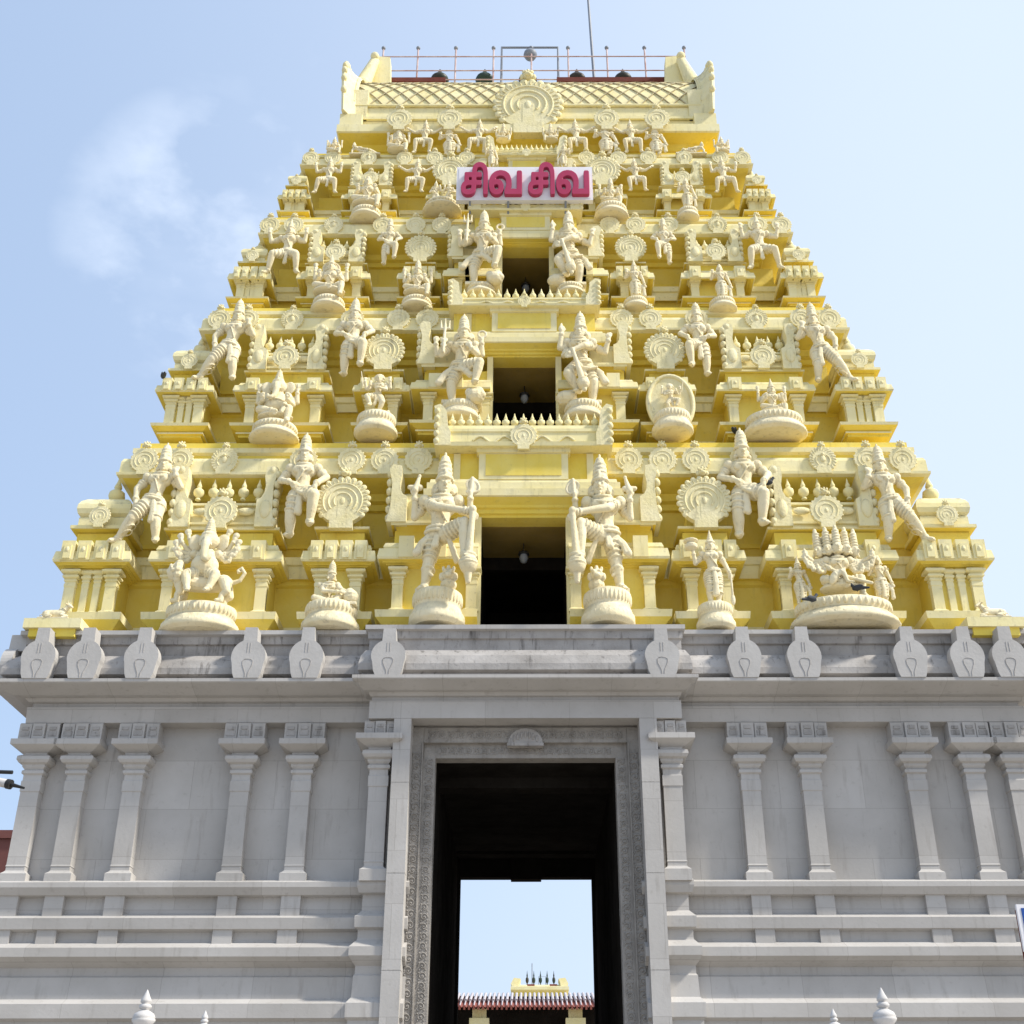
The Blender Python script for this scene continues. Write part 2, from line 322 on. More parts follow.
# ---- guardian with raised knee and long mace (lowest tier)
def guardian(name, mace=True):
    b = MB(IV); s = 1.0
    pel = P(0, .52, .02); ch = P(.01, .76, .04); torso(b, pel, ch, 1.1, 1.05); head(b, P(.035, .945, .06), .22, 1.16, 'tall', 0.0)
    for q in (-1, 1): b.ell(P(.03 + q * .075, .93, .0), (0.05, 0.04, 0.075))
    leg(b, P(-.06, .48), P(-.085, .27, .03), P(-.12, .045, 0), P(-.15, .015, .08), 1.05, 4)
    leg(b, P(.05, .50, .06), P(.235, .535, .20), P(.24, .235, .20), P(.265, .205, .29), 1.0, 5)
    arm(b, P(-.125, .80, .04), P(-.02, .70, .17), P(.285, .62, .24), 1.0, (0.5, -.2, -.6), .7, -1)          # crosses to the mace
    arm(b, P(.13, .80, 0), P(.27, .71, .02), P(.275, .84, .07), .92, (0, 0, 1), .7, 1)
    arm(b, P(-.14, .81, -.02), P(-.235, .69, 0), P(-.235, .85, .05), .95, (0, 0, 1), .6, 1)
    b.ell(P(.295, .95, .05), (0.062, 0.02, 0.085)); b.torus(P(.295, .95, .06), (0, 1, 0), .062, .012, sc=(.8, 1.1)); b.cap(P(.28, .87, .07), P(.29, 1.02, .06), .016, .02)
    b.cap(P(-.235, .91, .06), P(-.205, 1.03, .05), .032, .016); b.cap(P(-.29, .945, .05), P(-.19, .94, .05), .02, .028); b.ell(P(-.2, 1.05, .05), .018)
    # mace
    b.cap(P(.31, .60, .26), P(.285, .235, .24), .026, .034); b.ell(P(.31, .625, .26), .036)
    b.torus(P(.283, .225, .24), (0, 0, 1), .058, .014); b.ell(P(.28, .15, .24), (.082, .082, .085), n=16, k=10); b.torus(P(.28, .15, .24), (0, 0, 1), .082, .008)
    b.cap(P(.28, .09, .24), P(.28, .01, .23), .040, .026)
    for r_, z_ in ((.06, .215), (.078, .175)): b.torus(P(.28, z_, .24), (0, 0, 1), r_, .008)
    sash(b, [P(-.09, .50, .05), P(-.16, .42, .06), P(-.20, .33, .07)], .02, .036)
    sash(b, [P(-.02, .48, .09), P(-.04, .38, .1)], .02, .03)
    sash(b, [P(.08, .45, .10), P(.13, .33, .08), P(.16, .26, .06)], .016, .024)
    b.torus(P(-.09, .20, .02), (0.1, 0.3, 1), .055, .013); b.cap(P(-.13, .2, .05), P(-.05, .14, .05), .02, .014)
    lionface(b, P(.10, .11, .12), .12); b.ell(P(.10, .04, .08), (.075, .07, .06))
    b.box(-.2, .12, -.02, .10, .0, .04)
    fin(name, b, .0075)
guardian('guardian_figure')

def trident_guardian():
    b = MB(IV)
    torso(b, P(0, .52, .02), P(.02, .76, .04)); head(b, P(.03, .94, .06), .1, 1.05, 'tall')
    for q in (-1, 1): b.ell(P(.03 + q * .075, .93, .0), (0.05, 0.04, 0.075))
    leg(b, P(-.06, .48), P(-.10, .27, .05), P(-.085, .045), P(-.10, .015, .08), 1.05, 4)
    leg(b, P(.05, .49, .06), P(.22, .48, .18), P(.17, .22, .15), P(.19, .19, .24), 1.05, 4)
    b.ell(P(.18, .07, .10), (.11, .10, .09)); b.ell(P(.21, .14, .08), (.07, .08, .06)); b.ell(P(.12, .11, .12), (.06, .06, .05)); b.ell(P(.24, .08, .12), (.06, .06, .05))
    arm(b, P(.13, .80), P(.19, .66, .08), P(.12, .68, .17), 1, (-.3, 0, .9), .4, 1)
    arm(b, P(.14, .81, -.02), P(.24, .70, 0), P(.235, .84, .05), .95, (0, 0, 1), .5, 1)
    arm(b, P(-.12, .80), P(-.22, .66, .06), P(-.19, .74, .16), 1, (0, 0, 1), .8, -1)
    arm(b, P(-.13, .81, -.02), P(-.27, .70, 0), P(-.29, .83, .05), .95, (0, 0, 1), .3, -1)
    b.cap(P(-.19, .62, .18), P(-.18, 1.02, .14), .016); 
    for q in (-1, 0, 1): b.cap(P(-.18 + q * .045, .98, .14), P(-.18 + q * .05, 1.12 - abs(q) * .03, .13), .014, .007)
    b.cap(P(-.23, .97, .14), P(-.13, .97, .14), .014)
    b.torus(P(.24, .95, .05), (0, 1, 0), .045, .016)
    sash(b, [P(-.08, .50, .05), P(-.17, .40, .06), P(-.24, .28, .06)], .025, .045)
    sash(b, [P(.0, .47, .1), P(.06, .40, .12), P(.12, .34, .12)], .025, .035); sash(b, [P(-.05, .45, .09), P(.05, .42, .1), P(.14, .44, .16)], .02, .02)
    b.box(-.2, .25, -.08, .12, .0, .05)
    fin('trident_guardian_figure', b, .0085)
trident_guardian()
def mace_guardian():
    b = MB(IV)
    torso(b, P(0, .54, .02), P(-.02, .77, .05)); head(b, P(-.01, .94, .07), -.25, 1.05, 'tall')
    for q in (-1, 1): b.ell(P(-.01 + q * .075, .93, .0), (0.05, 0.04, 0.075))
    leg(b, P(.06, .49), P(.12, .28, .06), P(.10, .045), P(.12, .015, .08), 1.1, 4)
    leg(b, P(-.05, .50, .04), P(-.16, .33, .16), P(-.04, .14, .10), P(-.08, .10, .18), 1.05, 4)
    b.ell(P(-.18, .08, .05), (.12, .1, .09)); b.ell(P(-.13, .14, .03), (.07, .08, .05))
    arm(b, P(.13, .80), P(.02, .70, .17), P(-.13, .60, .20), 1, (-.4, -.2, -.8), .3, 1)
    arm(b, P(.14, .81, -.02), P(.26, .72, 0), P(.30, .86, .05), .95, (0.2, 0, 1), .3, 1)
    arm(b, P(-.15, .80), P(-.24, .74, .06), P(-.22, .92, .08), 1, (0, 0, 1), .2, -1)
    arm(b, P(-.14, .78, 0), P(-.2, .64, .06), P(-.15, .60, .18), .9, (.6, 0, -.2), .8, -1)
    b.cap(P(-.11, .62, .22), P(-.02, .26, .20), .018, .036); b.ell(P(0, .18, .2), (.07, .07, .075), n=14); b.torus(P(-.01, .22, .2), (-.2, 0, 1), .06, .01); b.ell(P(.01, .1, .2), .03)
    b.cap(P(-.23, .98, .08), P(-.22, 1.06, .07), .028, .012)
    sash(b, [P(.10, .50, .05), P(.19, .40, .06), P(.24, .28, .06)], .025, .04)
    sash(b, [P(-.06, .47, .09), P(.05, .42, .12), P(.13, .45, .1)], .022, .022); sash(b, [P(.0, .45, .1), P(.0, .34, .1)], .02, .035)
    b.box(-.26, .2, -.08, .12, .0, .05)
    fin('mace_guardian_figure', b, .0085)
mace_guardian()
# ---- upper figures between the roofs
def attendant_out():                       # leg thrust out to the left
    b = MB(IV)
    torso(b, P(0, .52, .02), P(.04, .76, .03)); head(b, P(.07, .94, .04), .1, 1.05, 'tall')
    leg(b, P(-.05, .48, .03), P(-.17, .27, .10), P(-.32, .045, .02), P(-.37, .015, .08), 1.1, 5)
    leg(b, P(.06, .48), P(.07, .26, .06), P(.08, .05, 0), P(.10, .015, .08), 1.05, 2)
    arm(b, P(-.10, .80), P(-.19, .66, .03), P(-.17, .50, .08), 1.05, (.1, 0, -1), .6, 1)
    arm(b, P(.17, .80), P(.27, .69, .02), P(.22, .80, .10), 1.05, (0, 0, 1), .5, 1)
    for z in (.18, .24, .30, .36): b.torus(P(-.30 + z * .48, z - .07, .06), (-.5, 0, 1), .055, .008)
    sash(b, [P(.02, .48, .09), P(.03, .34, .10), P(.02, .24, .09)], .02, .03)
    fin('attendant_leaning_figure', b, .009)
attendant_out()
def attendant_knee():                      # knee raised, hand on it
    b = MB(IV)
    torso(b, P(0, .52, .02), P(.0, .76, .03)); head(b, P(.0, .94, .04), -.1, 1.05, 'tall')
    leg(b, P(.06, .48, .02), P(.09, .27, .05), P(.09, .045), P(.11, .015, .08), 1.1, 3)
    leg(b, P(-.06, .50, .05), P(-.15, .42, .17), P(-.12, .13, .10), P(-.15, .10, .18), 1.1, 3)
    arm(b, P(-.14, .80), P(-.24, .70, .03), P(-.16, .55, .17), 1.05, (.2, 0, -1), .6, 1)
    arm(b, P(.14, .80), P(.23, .67, .02), P(.12, .60, .12), 1.05, (-.8, 0, -.4), .6, 1)
    sash(b, [P(-.0, .48, .09), P(.0, .36, .10), P(.0, .26, .09)], .02, .035); sash(b, [P(.02, .5, .1), P(-.05, .46, .13)], .02)
    fin('attendant_raised_knee_figure', b, .009)
attendant_knee()
def dancer(name, arms_up, wide):
    b = MB(IV)
    torso(b, P(0, .46, .02), P(.02, .70, .04), .95); head(b, P(.03, .88, .05), .1, 1.0, 'cone')
    leg(b, P(-.06, .43, .03), P(-.20, .34, .15), P(-.22 - wide, .06, .04), P(-.27 - wide, .02, .08), 1.05, 3)
    leg(b, P(.06, .43, .03), P(.18, .33, .15), P(.13 + wide, .06, .04), P(.18 + wide, .02, .08), 1.05, 3)
    for q in (-1, 1):
        if arms_up: arm(b, P(.02 + q * .12, .75), P(q * .27, .68, .03), P(q * .30, .84, .08), 1, (0, 0, 1), .3, q)
        else: arm(b, P(.02 + q * .12, .75), P(q * .25, .72, .03), P(q * .38, .80, .05), 1, (q * .6, 0, .5), .3, q)
    sash(b, [P(0, .42, .09), P(0, .30, .1), P(-.01, .2, .09)], .02, .03)
    fin(name, b, .0105)
dancer('dancer_figure', False, .0); dancer('dancer_raised_arms_figure', True, .05)
def standing(name, crown='cone', female=True, child=False):
    b = MB(IV)
    torso(b, P(.01, .52, .02), P(-.01, .76, .03), .95, 1.05, female=female); head(b, P(-.01, .93, .05), 0, 1.05, crown, .0)
    leg(b, P(-.05, .48), P(-.06, .27, .05), P(-.055, .045), P(-.08, .015, .08), 1.1, 5)
    leg(b, P(.06, .48), P(.08, .27, .03), P(.06, .045), P(.08, .015, .08), 1.1, 5)
    arm(b, P(-.13, .80), P(-.22, .66, .03), P(-.19, .78, .13), 1, (0, 0, 1), .5, 1)
    arm(b, P(.12, .80), P(.19, .63, .0), P(.22, .46, .05), 1, (.1, 0, -1), .5, 1)
    for z in (.42, .34, .26, .18): b.torus(P(.01, z, .03), (0, 0, 1), .12, .012, sc=(1, .65))
    sash(b, [P(.01, .5, .09), P(.02, .30, .11), P(.01, .14, .09)], .025, .045)
    sash(b, [P(.14, .46, .03), P(.20, .30, .04), P(.20, .14, .03)], .02, .04)
    fin(name, b, .0095)
standing('standing_goddess_figure'); standing('standing_hero_figure', 'bun', False)
def jar_goddess():
    b = MB(IV)
    torso(b, P(.01, .52, .02), P(-.01, .76, .03), .95, 1.05, female=True); head(b, P(-.01, .93, .05), 0, 1.05, 'cone')
    leg(b, P(-.05, .48), P(-.06, .27, .05), P(-.055, .045), P(-.08, .015, .08), 1.1, 5)
    leg(b, P(.06, .48), P(.08, .27, .03), P(.06, .045), P(.08, .015, .08), 1.1, 5)
    arm(b, P(-.13, .80), P(-.24, .66, .03), P(-.27, .80, .08), 1, (0, 0, 1), .5, 1)
    arm(b, P(.12, .80), P(.20, .64, .0), P(.24, .50, .05), 1, (.1, 0, -1), .5, 1)
    b.lathe(-.30, -.10, [(.03, .84), (.09, .87), (.10, .92), (.06, .95), (.11, .98), (.11, 1.0)], 14)
    b.cap(P(.25, .48, .08), P(.26, .06, .05), .014, .02); b.ell(P(.26, .07, .05), (.035, .035, .09))
    for z in (.42, .34, .26, .18): b.torus(P(.01, z, .03), (0, 0, 1), .12, .012, sc=(1, .65))
    sash(b, [P(.01, .5, .09), P(.02, .30, .11), P(.01, .14, .09)], .025, .045)
    fin('goddess_with_dish_figure', b, .0095)
jar_goddess()
def seated(name, crown='tall', belly=0, eleph=False, halo=0.0, heads=1, nar=4, side=1, lady=False):
    b = MB(IV); pel = P(0, .12, 0); ch = P(0, .36, .02)
    if not eleph:
        torso(b, pel, ch, 1.0, 1.0, belly, female=lady)
    else:
        torso(b, pel, ch, 1.08, 1.25, .165)
        b.torus(P(0, .22, .05), (0, .3, 1), .165, .012); b.ell(P(0, .24, .175), .012)
    hs = []
    if eleph:
        c = P(0, .56, .06); b.ell(c, (.125, .11, .115), n=14, k=9)
        for q in (-1, 1):
            b.ell(c + P(q * .165, -.01, -.02), (.09, .024, .115), rot=Matrix.Rotation(q * -.25, 3, 'Z'), n=14, k=8)
            b.ell(c + P(q * .045, .07, .03), (.05, .05, .05)); b.ell(c + P(q * .06, .0, .085), (.016, .012, .011), n=8, k=5)
            b.cap(c + P(q * .05, -.07, .09), c + P(q * .07, -.11, .14), .016, .009)
        tr = [(0, -.03, .10), (.005, -.10, .135), (.0, -.18, .14), (-.015, -.25, .15), (-.05, -.29, .17), (-.09, -.285, .18), (-.105, -.25, .18)]
        for i in range(len(tr) - 1): b.cap(c + P(*tr[i]), c + P(*tr[i + 1]), (.058 - .006 * i), .058 - .006 * (i + 1))
        for i in range(5): b.torus(c + P(tr[1][0], -.07 - .035 * i, .13), (0, 0, 1), .044 - .003 * i, .006, n=12)
        z = c + Vector((0, 0, .075))
        b.torus(z, (0, 0, 1), .085, .016)
        for i in range(6): b.ell(z + Vector((0, 0, .02 + .034 * i)), (.085 - .009 * i, .085 - .009 * i, .028))
        b.ell(z + Vector((0, 0, .23)), (.012, .012, .026)); b.ell(z + P(0, .03, .075), (.022, .016, .04))
    elif heads == 5:
        for i in (-2, 2, -1, 1, 0):
            head(b, P(i * .105, .56 - abs(i) * .012, .07 - abs(i) * .03), i * .35, 1.0, 'none')
            cc = P(i * .108, .61 - abs(i) * .010, .065 - abs(i) * .03)
            b.cap(cc, cc + P(i * .006, .17, 0), .050, .040); b.ell(cc + P(i * .007, .215, 0), (.026, .026, .04))
            for k in range(5): b.torus(cc + P(i * .002, .02 + .038 * k, 0), (0, 0, 1), .052 - .003 * k, .008, n=12)
        b.ell(P(0, .60, -.03), (.26, .025, .20), n=18)
    else:
        head(b, P(0, .54, .04), side * .1, 1.05, crown, halo)
    k = 1.2 if eleph else 1.0
    # one leg folded, the other hanging over the seat
    leg(b, P(-.06, .10, .02), P(-.22, .11, .14), P(-.02, .055, .20), P(.04, .04, .22), 1.0 * (1.05 if eleph else 1), 4, k)
    leg(b, P(.06, .10, .02), P(.21, .12, .15), P(.20, -.10, .17), P(.22, -.14, .24), 1.0, 4, k)
    sx = .16 if eleph else .13
    if heads == 5:
        for q in (-1, 1):
            for i in range(5):
                a = radians(-75 + i * 24); e = P(q * (.15 + .15 * cos(a)), .36 + .11 * sin(a), .03 - i * .005); w = P(q * (.20 + .20 * cos(a)), .38 + .15 * sin(a), .09)
                arm(b, P(q * .12, .41, 0), e, w, .85, (q * .3, 0, 1), .6, q)
                it = w + P(q * .015, .075, .0); b.ell(it, (.018, .018, .03))
        b.cap(P(.0, .12, .20), P(.30, .02, .24), .03, .02); b.cap(P(-.02, .13, .2), P(-.2, .26, .2), .03, .02)
        b.ell(P(-.12, .10, .23), (.05, .04, .11), rot=Matrix.Rotation(.5, 3, 'Y')); b.ell(P(-.17, .22, .22), .035); leg(b, P(-.12, .12, .22), P(-.02, .17, .25), P(.02, .03, .26), P(.08, .02, .28), .55, 2)
    else:
        for q in (-1, 1):
            arm(b, P(q * sx, .41, .02), P(q * (sx + .08), .25, .05), P(q * (sx + .02), .26, .19), 1.0, (0, -.5, .8), .5, -q, k)
            if nar == 4:
                arm(b, P(q * sx, .42, -.02), P(q * (sx + .13), .32, .0), P(q * (sx + .13), .48, .03), .92, (0, 0, 1), .6, q, k)
                b.ell(P(q * (sx + .13), .59, .03), (.022, .02, .055)); b.torus(P(q * (sx + .13), .60, .03), (0, 1, 0), .034, .010, n=12)
    if eleph: lionface(b, P(.16, .15, .22), .07); b.cap(P(.14, .10, .20), P(.12, .02, .22), .04, .03)
    sash(b, [P(.02, .08, .14), P(.02, .0, .2)], .02, .03); b.ell(P(0, .02, .05), (.27, .19, .05), n=16, k=7)
    fin(name, b, .0085)
seated('seated_deity_figure'); seated('elephant_headed_figure', eleph=True); seated('haloed_deity_figure', halo=.13, nar=4, crown='cone')
seated('five_headed_figure', heads=5); seated('seated_goddess_figure', crown='cone', lady=True, nar=4); seated('seated_sage_figure', crown='bun', nar=2)
def elephant_on_lion():
    b = MB(IV); me, h = FIG['elephant_headed_figure']
    # lion walking to the left
    body = [P(-.22, .30, .10), P(0, .27, .08), P(.24, .29, .06)]
    b.cap(body[0], body[1], .115, .095, n=14); b.cap(body[1], body[2], .095, .105, n=14)
    for i in range(14):
        a = 2 * pi * i / 14; b.ell(P(-.27 + .02 * cos(a), .38 + .12 * sin(a), .14 + .12 * cos(a)), .05, n=7, k=5)
    b.ell(P(-.30, .38, .17), (.10, .11, .11)); lionface(b, P(-.30, .39, .22), .13)
    for x, z in ((-.24, .22), (.26, .22)):
        for dd in (.17, .0):
            k = P(x + (.02 if x < 0 else .05), z - .07, dd); hk = P(x + (-.01 if x < 0 else .0), .11, dd); ft = P(x - .01, .03, dd)
            b.cap(P(x, z + .06, dd), k, .07, .048); b.cap(k, hk, .046, .034); b.cap(hk, ft, .034, .036); b.cap(ft, P(x - .05, .025, dd + .02), .036, .028)
    b.tube([P(.32, .30, .05), P(.42, .33, .06), P(.47, .42, .07), P(.43, .48, .08), P(.39, .45, .08), P(.41, .42, .08)], [.03, .026, .024, .024, .02, .03], 8)
    # rider
    o = Vector((0, 0, .34)); pel = o + P(.0, .06, .06); ch = o + P(0, .27, .08)
    torso(b, pel, ch, 1.0, 1.25, .15)
    c = o + P(.02, .47, .12); b.ell(c, (.12, .105, .11), n=14, k=9)
    for q in (-1, 1):
        b.ell(c + P(q * .155, -.01, -.02), (.085, .024, .11), rot=Matrix.Rotation(q * -.25, 3, 'Z'), n=14, k=8)
        b.ell(c + P(q * .045, .065, .03), .045); b.ell(c + P(q * .05, .0, .085), (.015, .012, .011), n=8, k=5); b.cap(c + P(q * .05, -.07, .09), c + P(q * .07, -.11, .13), .014, .008)
    tr = [(0, -.03, .09), (.0, -.11, .12), (-.005, -.2, .13), (.0, -.27, .13), (.04, -.30, .14), (.07, -.27, .14)]
    for i in range(len(tr) - 1): b.cap(c + P(*tr[i]), c + P(*tr[i + 1]), .055 - .006 * i, .055 - .006 * (i + 1))
    z = c + Vector((0, 0, .07)); b.torus(z, (0, 0, 1), .08, .016)
    for i in range(6): b.ell(z + Vector((0, 0, .02 + .034 * i)), (.085 - .009 * i, .085 - .009 * i, .028))
    b.ell(z + Vector((0, 0, .23)), (.012, .012, .026))
    for q in (-1, 1):
        for i in range(5):
            a = radians(-50 + i * 30); e = o + P(q * (.15 + .12 * cos(a)), .32 + .11 * sin(a), .06); w = o + P(q * (.16 + .19 * cos(a)), .36 + .18 * sin(a), .10)
            arm(b, o + P(q * .14, .33, .04), e, w, .8, (q * .3, 0, 1), .6, q)
            b.ell(w + P(q * .02, .075, .0), (.032, .02, .04)); b.torus(w + P(q * .02, .075, .0), (0, 1, 0), .034, .009, n=12)
        leg(b, pel + P(q * .07, 0, .05), o + P(q * .17, .0, .22), o + P(q * .12, -.20, .26), o + P(q * .10, -.23, .31), .95, 3, 1.1)
    fin('elephant_headed_lion_rider_figure', b, .0085)
elephant_on_lion()
def dancing_one_leg(name):
    b = MB(IV)
    torso(b, P(0, .46, .02), P(.02, .68, .04), .95); head(b, P(.02, .86, .06), 0, 1.05, 'hair')
    leg(b, P(.04, .43, .03), P(.12, .26, .14), P(.04, .06, .06), P(.07, .03, .12), 1.05, 3)
    leg(b, P(-.05, .44, .05), P(-.20, .38, .16), P(-.12, .18, .16), P(-.16, .15, .22), 1.05, 3)
    arm(b, P(-.12, .72), P(-.24, .64, .03), P(-.27, .80, .08), 1, (0, 0, 1), .5, -1)
    arm(b, P(.14, .72), P(.25, .66, .03), P(.24, .82, .08), 1, (0, 0, 1), .5, 1)
    arm(b, P(.13, .71), P(.18, .58, .10), P(.04, .58, .18), .9, (-1, 0, .1), .4, 1); arm(b, P(-.12, .71), P(-.20, .58, .1), P(-.14, .66, .18), .9, (0, 0, 1), .3, -1)
    b.cap(P(-.30, .66, .1), P(-.36, 1.04, .08), .013, .010)
    sash(b, [P(.0, .44, .09), P(-.02, .34, .1), P(-.05, .22, .1)], .02, .035)
    b.ell(P(.05, .0, .08), (.22, .07, .05)); b.ell(P(.24, .03, .10), .045)
    fin(name, b, .0095)
dancing_one_leg('one_leg_dancer_figure')
def kneeling_pair():
    b = MB(IV)
    for x0, q in ((-.22, 1), (.22, -1)):
        torso(b, P(x0, .44, .02), P(x0, .66, .04), .85, female=x0 > 0); head(b, P(x0, .83, .05), q * .3, .95, 'cone')
        leg(b, P(x0 - .05, .42), P(x0 - .06, .24, .05), P(x0 - .05, .04), P(x0 - .06, .02, .07), .95, 3); leg(b, P(x0 + .05, .42), P(x0 + .08, .24, .08), P(x0 + .05, .04), P(x0 + .07, .02, .07), .95, 3)
        arm(b, P(x0 - q * .12, .70), P(x0 - q * .2, .55, .04), P(x0 - q * .10, .50, .13), .9, (q, 0, 0), .5, 1); arm(b, P(x0 + q * .12, .70), P(x0 + q * .18, .58, .05), P(x0 + q * .14, .72, .12), .9, (0, 0, 1), .4, 1)
    b.box(-.4, .4, -.05, .1, -.02, .03)
    fin('standing_pair_figure', b, .011)
kneeling_pair()
def drum_sage():
    b = MB(IV)
    torso(b, P(-.10, .12), P(-.06, .34, .03), .95); head(b, P(-.02, .52, .05), .7, 1.0, 'tall')
    leg(b, P(-.12, .10), P(-.24, .12, .16), P(-.02, .06, .18), P(.05, .04, .2), 1, 3); leg(b, P(-.05, .10), P(.14, .16, .12), P(.06, .05, .2), P(.12, .04, .22), 1, 3)
    arm(b, P(-.16, .38), P(-.12, .24, .14), P(.12, .20, .20), 1, (1, 0, 0), .3, 1); arm(b, P(.05, .38), P(.16, .28, .08), P(.26, .22, .14), 1, (1, 0, -.2), .3, 1)
    b.ell(P(.30, .15, .12), (.12, .11, .12)); b.ell(P(.28, .25, .1), (.07, .07, .05)); b.torus(P(.30, .18, .12), (0, 0, 1), .10, .014)
    b.box(-.3, .4, -.2, .08, 0, .05)
    fin('sage_with_drum_figure', b, .0085)
drum_sage()
def bull():
    b = MB(IV)
    b.cap(P(-.30, .20), P(.20, .22), .16, .15, n=14); b.ell(P(.16, .36), (.12, .09, .09)); b.ell(P(-.3, .18, .06), (.17, .15, .15))
    b.cap(P(.22, .26), P(.38, .50, .03), .115, .075, n=12)
    b.cap(P(.38, .52, .04), P(.50, .44, .10), .078, .052); b.ell(P(.53, .42, .12), (.05, .05, .045))
    for q in (-1, 1):
        b.cap(P(.36, .58, .04 + q * .05), P(.37, .68, .04 + q * .09), .02, .008); b.ell(P(.33, .53, .04 + q * .11), (.04, .06, .025)); b.ell(P(.43, .53, .05 + q * .055), .014, n=7, k=5)
    b.cap(P(.22, .14, .14), P(.44, .08, .16), .05, .035); b.cap(P(.44, .08, .16), P(.28, .04, .20), .035, .03)
    b.cap(P(-.32, .12, .14), P(-.10, .08, .22), .07, .04); b.cap(P(-.10, .08, .22), P(-.26, .04, .24), .04, .03)
    b.tube([P(-.46, .24, 0), P(-.54, .16, .04), P(-.50, .06, .12), P(-.38, .05, .2)], .016, 8); b.torus(P(.28, .36, .02), (.7, 0, 1), .115, .014)
    b.box(-.55, .5, -.24, .12, -.02, .025)
    fin('bull_figure', b, .011)
bull()
def recliner():
    b = MB(IV)
    torso(b, P(.0, .16), P(.02, .16, .02) + P(-.20, .14, 0), .9); head(b, P(-.30, .44, .04), -.3, 1.0, 'bun')
    leg(b, P(.06, .14, .02), P(.30, .16, .08), P(.56, .05, .04), P(.62, .04, .08), 1, 3); leg(b, P(.06, .14, -.03), P(.28, .10, .0), P(.54, .05, -.02), P(.60, .04, .02), 1, 3)
    arm(b, P(-.28, .34), P(-.36, .18, .06), P(-.34, .05, .12), 1, (-.3, 0, -.4), .3, 1); arm(b, P(-.14, .34, .03), P(-.04, .26, .1), P(.12, .20, .12), 1, (1, 0, 0), .3, 1)
    b.box(-.45, .66, -.12, .08, -.02, .03)
    fin('reclining_figure', b, .011)
recliner()

# ------------------------------------------------------------------ shared ornaments
def rosette(R=1.0, big=False, face=True, name='medallion', foot=True, m='disc'):
    b = MB(m); b.ext([(R * .93 * cos(a), R * .93 * sin(a)) for a in [2 * pi * i / 28 for i in range(28)]], -.10 * R, .18 * R)
    n = 17 if big else 14
    for i in range(n + 1):
        a = radians(-38) + radians(256) * i / n
        b.ell((R * .93 * cos(a), -.06 * R, R * .93 * sin(a)), (.12 * R, .06 * R, .12 * R) if big else (.085 * R, .045 * R, .085 * R), n=7, k=5)
    a0, a1 = radians(-40 if big else -52), radians(220 if big else 232)
    for rr in ((.72, .52, .32) if big else (.66, .40)):
        pts = [(R * rr * cos(a0 + (a1 - a0) * i / 20), -.10 * R, R * rr * sin(a0 + (a1 - a0) * i / 20)) for i in range(21)]
        b.tube(pts, .036 * R, 6)
    b.ell((0, -.1 * R, -.02 * R), (.10 * R, .04 * R, .16 * R), n=8, k=5)
    if big:
        for i in range(26):
            a = radians(-36) + radians(252) * i / 25; b.cap((R * .90 * cos(a), -.11 * R, R * .90 * sin(a)), (R * .80 * cos(a), -.11 * R, R * .80 * sin(a)), .022 * R, n=5)
    if foot: b.box(-.42 * R, .42 * R, -.12 * R, .15 * R, -1.12 * R, -.72 * R)
    if big: b.box(-.16 * R, .16 * R, -.11 * R, .1 * R, -.75 * R, .02 * R)
    if face: lionface(b, (0, -.04 * R, R * 1.20), .46 * R if not big else .34 * R)
    return b.mesh(name)
def rosette_leaf():
    b = MB('disc'); b.ext([(.9 * cos(a), .98 * sin(a)) for a in [2 * pi * i / 26 for i in range(26)]], -.09, .18)
    for i in range(19):
        a = radians(-44) + radians(268) * i / 18; b.cap((.9 * cos(a), -.05, .96 * sin(a)), (.68 * cos(a + .14), -.10, .74 * sin(a + .14)), .075, .03, n=6)
    for q in (-1, 1): b.tube([(q * (.55 - .03 * i) * cos(i * .42 - .9), -.10, (.55 - .03 * i) * sin(i * .42 - .9)) for i in range(9)], .045, 6)
    b.ell((0, -.1, .05), (.2, .08, .3), n=8, k=6); b.ell((0, -.16, .36), .11, n=8, k=6); b.box(-.5, .5, -.11, .15, -1.1, -.78)
    lionface(b, (0, -.04, 1.18), .38); return b.mesh('medallion')
ROS2 = rosette_leaf(); ROS = rosette(); ROSB = rosette(big=True)
def kalasam(name, m, n=12):
    b = MB(m)
    b.lathe(0, 0, [(.20, 0), (.20, .05), (.10, .09), (.14, .13), (.33, .22), (.40, .34), (.36, .46), (.20, .54), (.12, .58), (.19, .62), (.17, .68), (.09, .80), (.03, .97), (.008, 1.0)], n); return b.mesh(name)
BAL = kalasam('baluster_finial', 'cream')
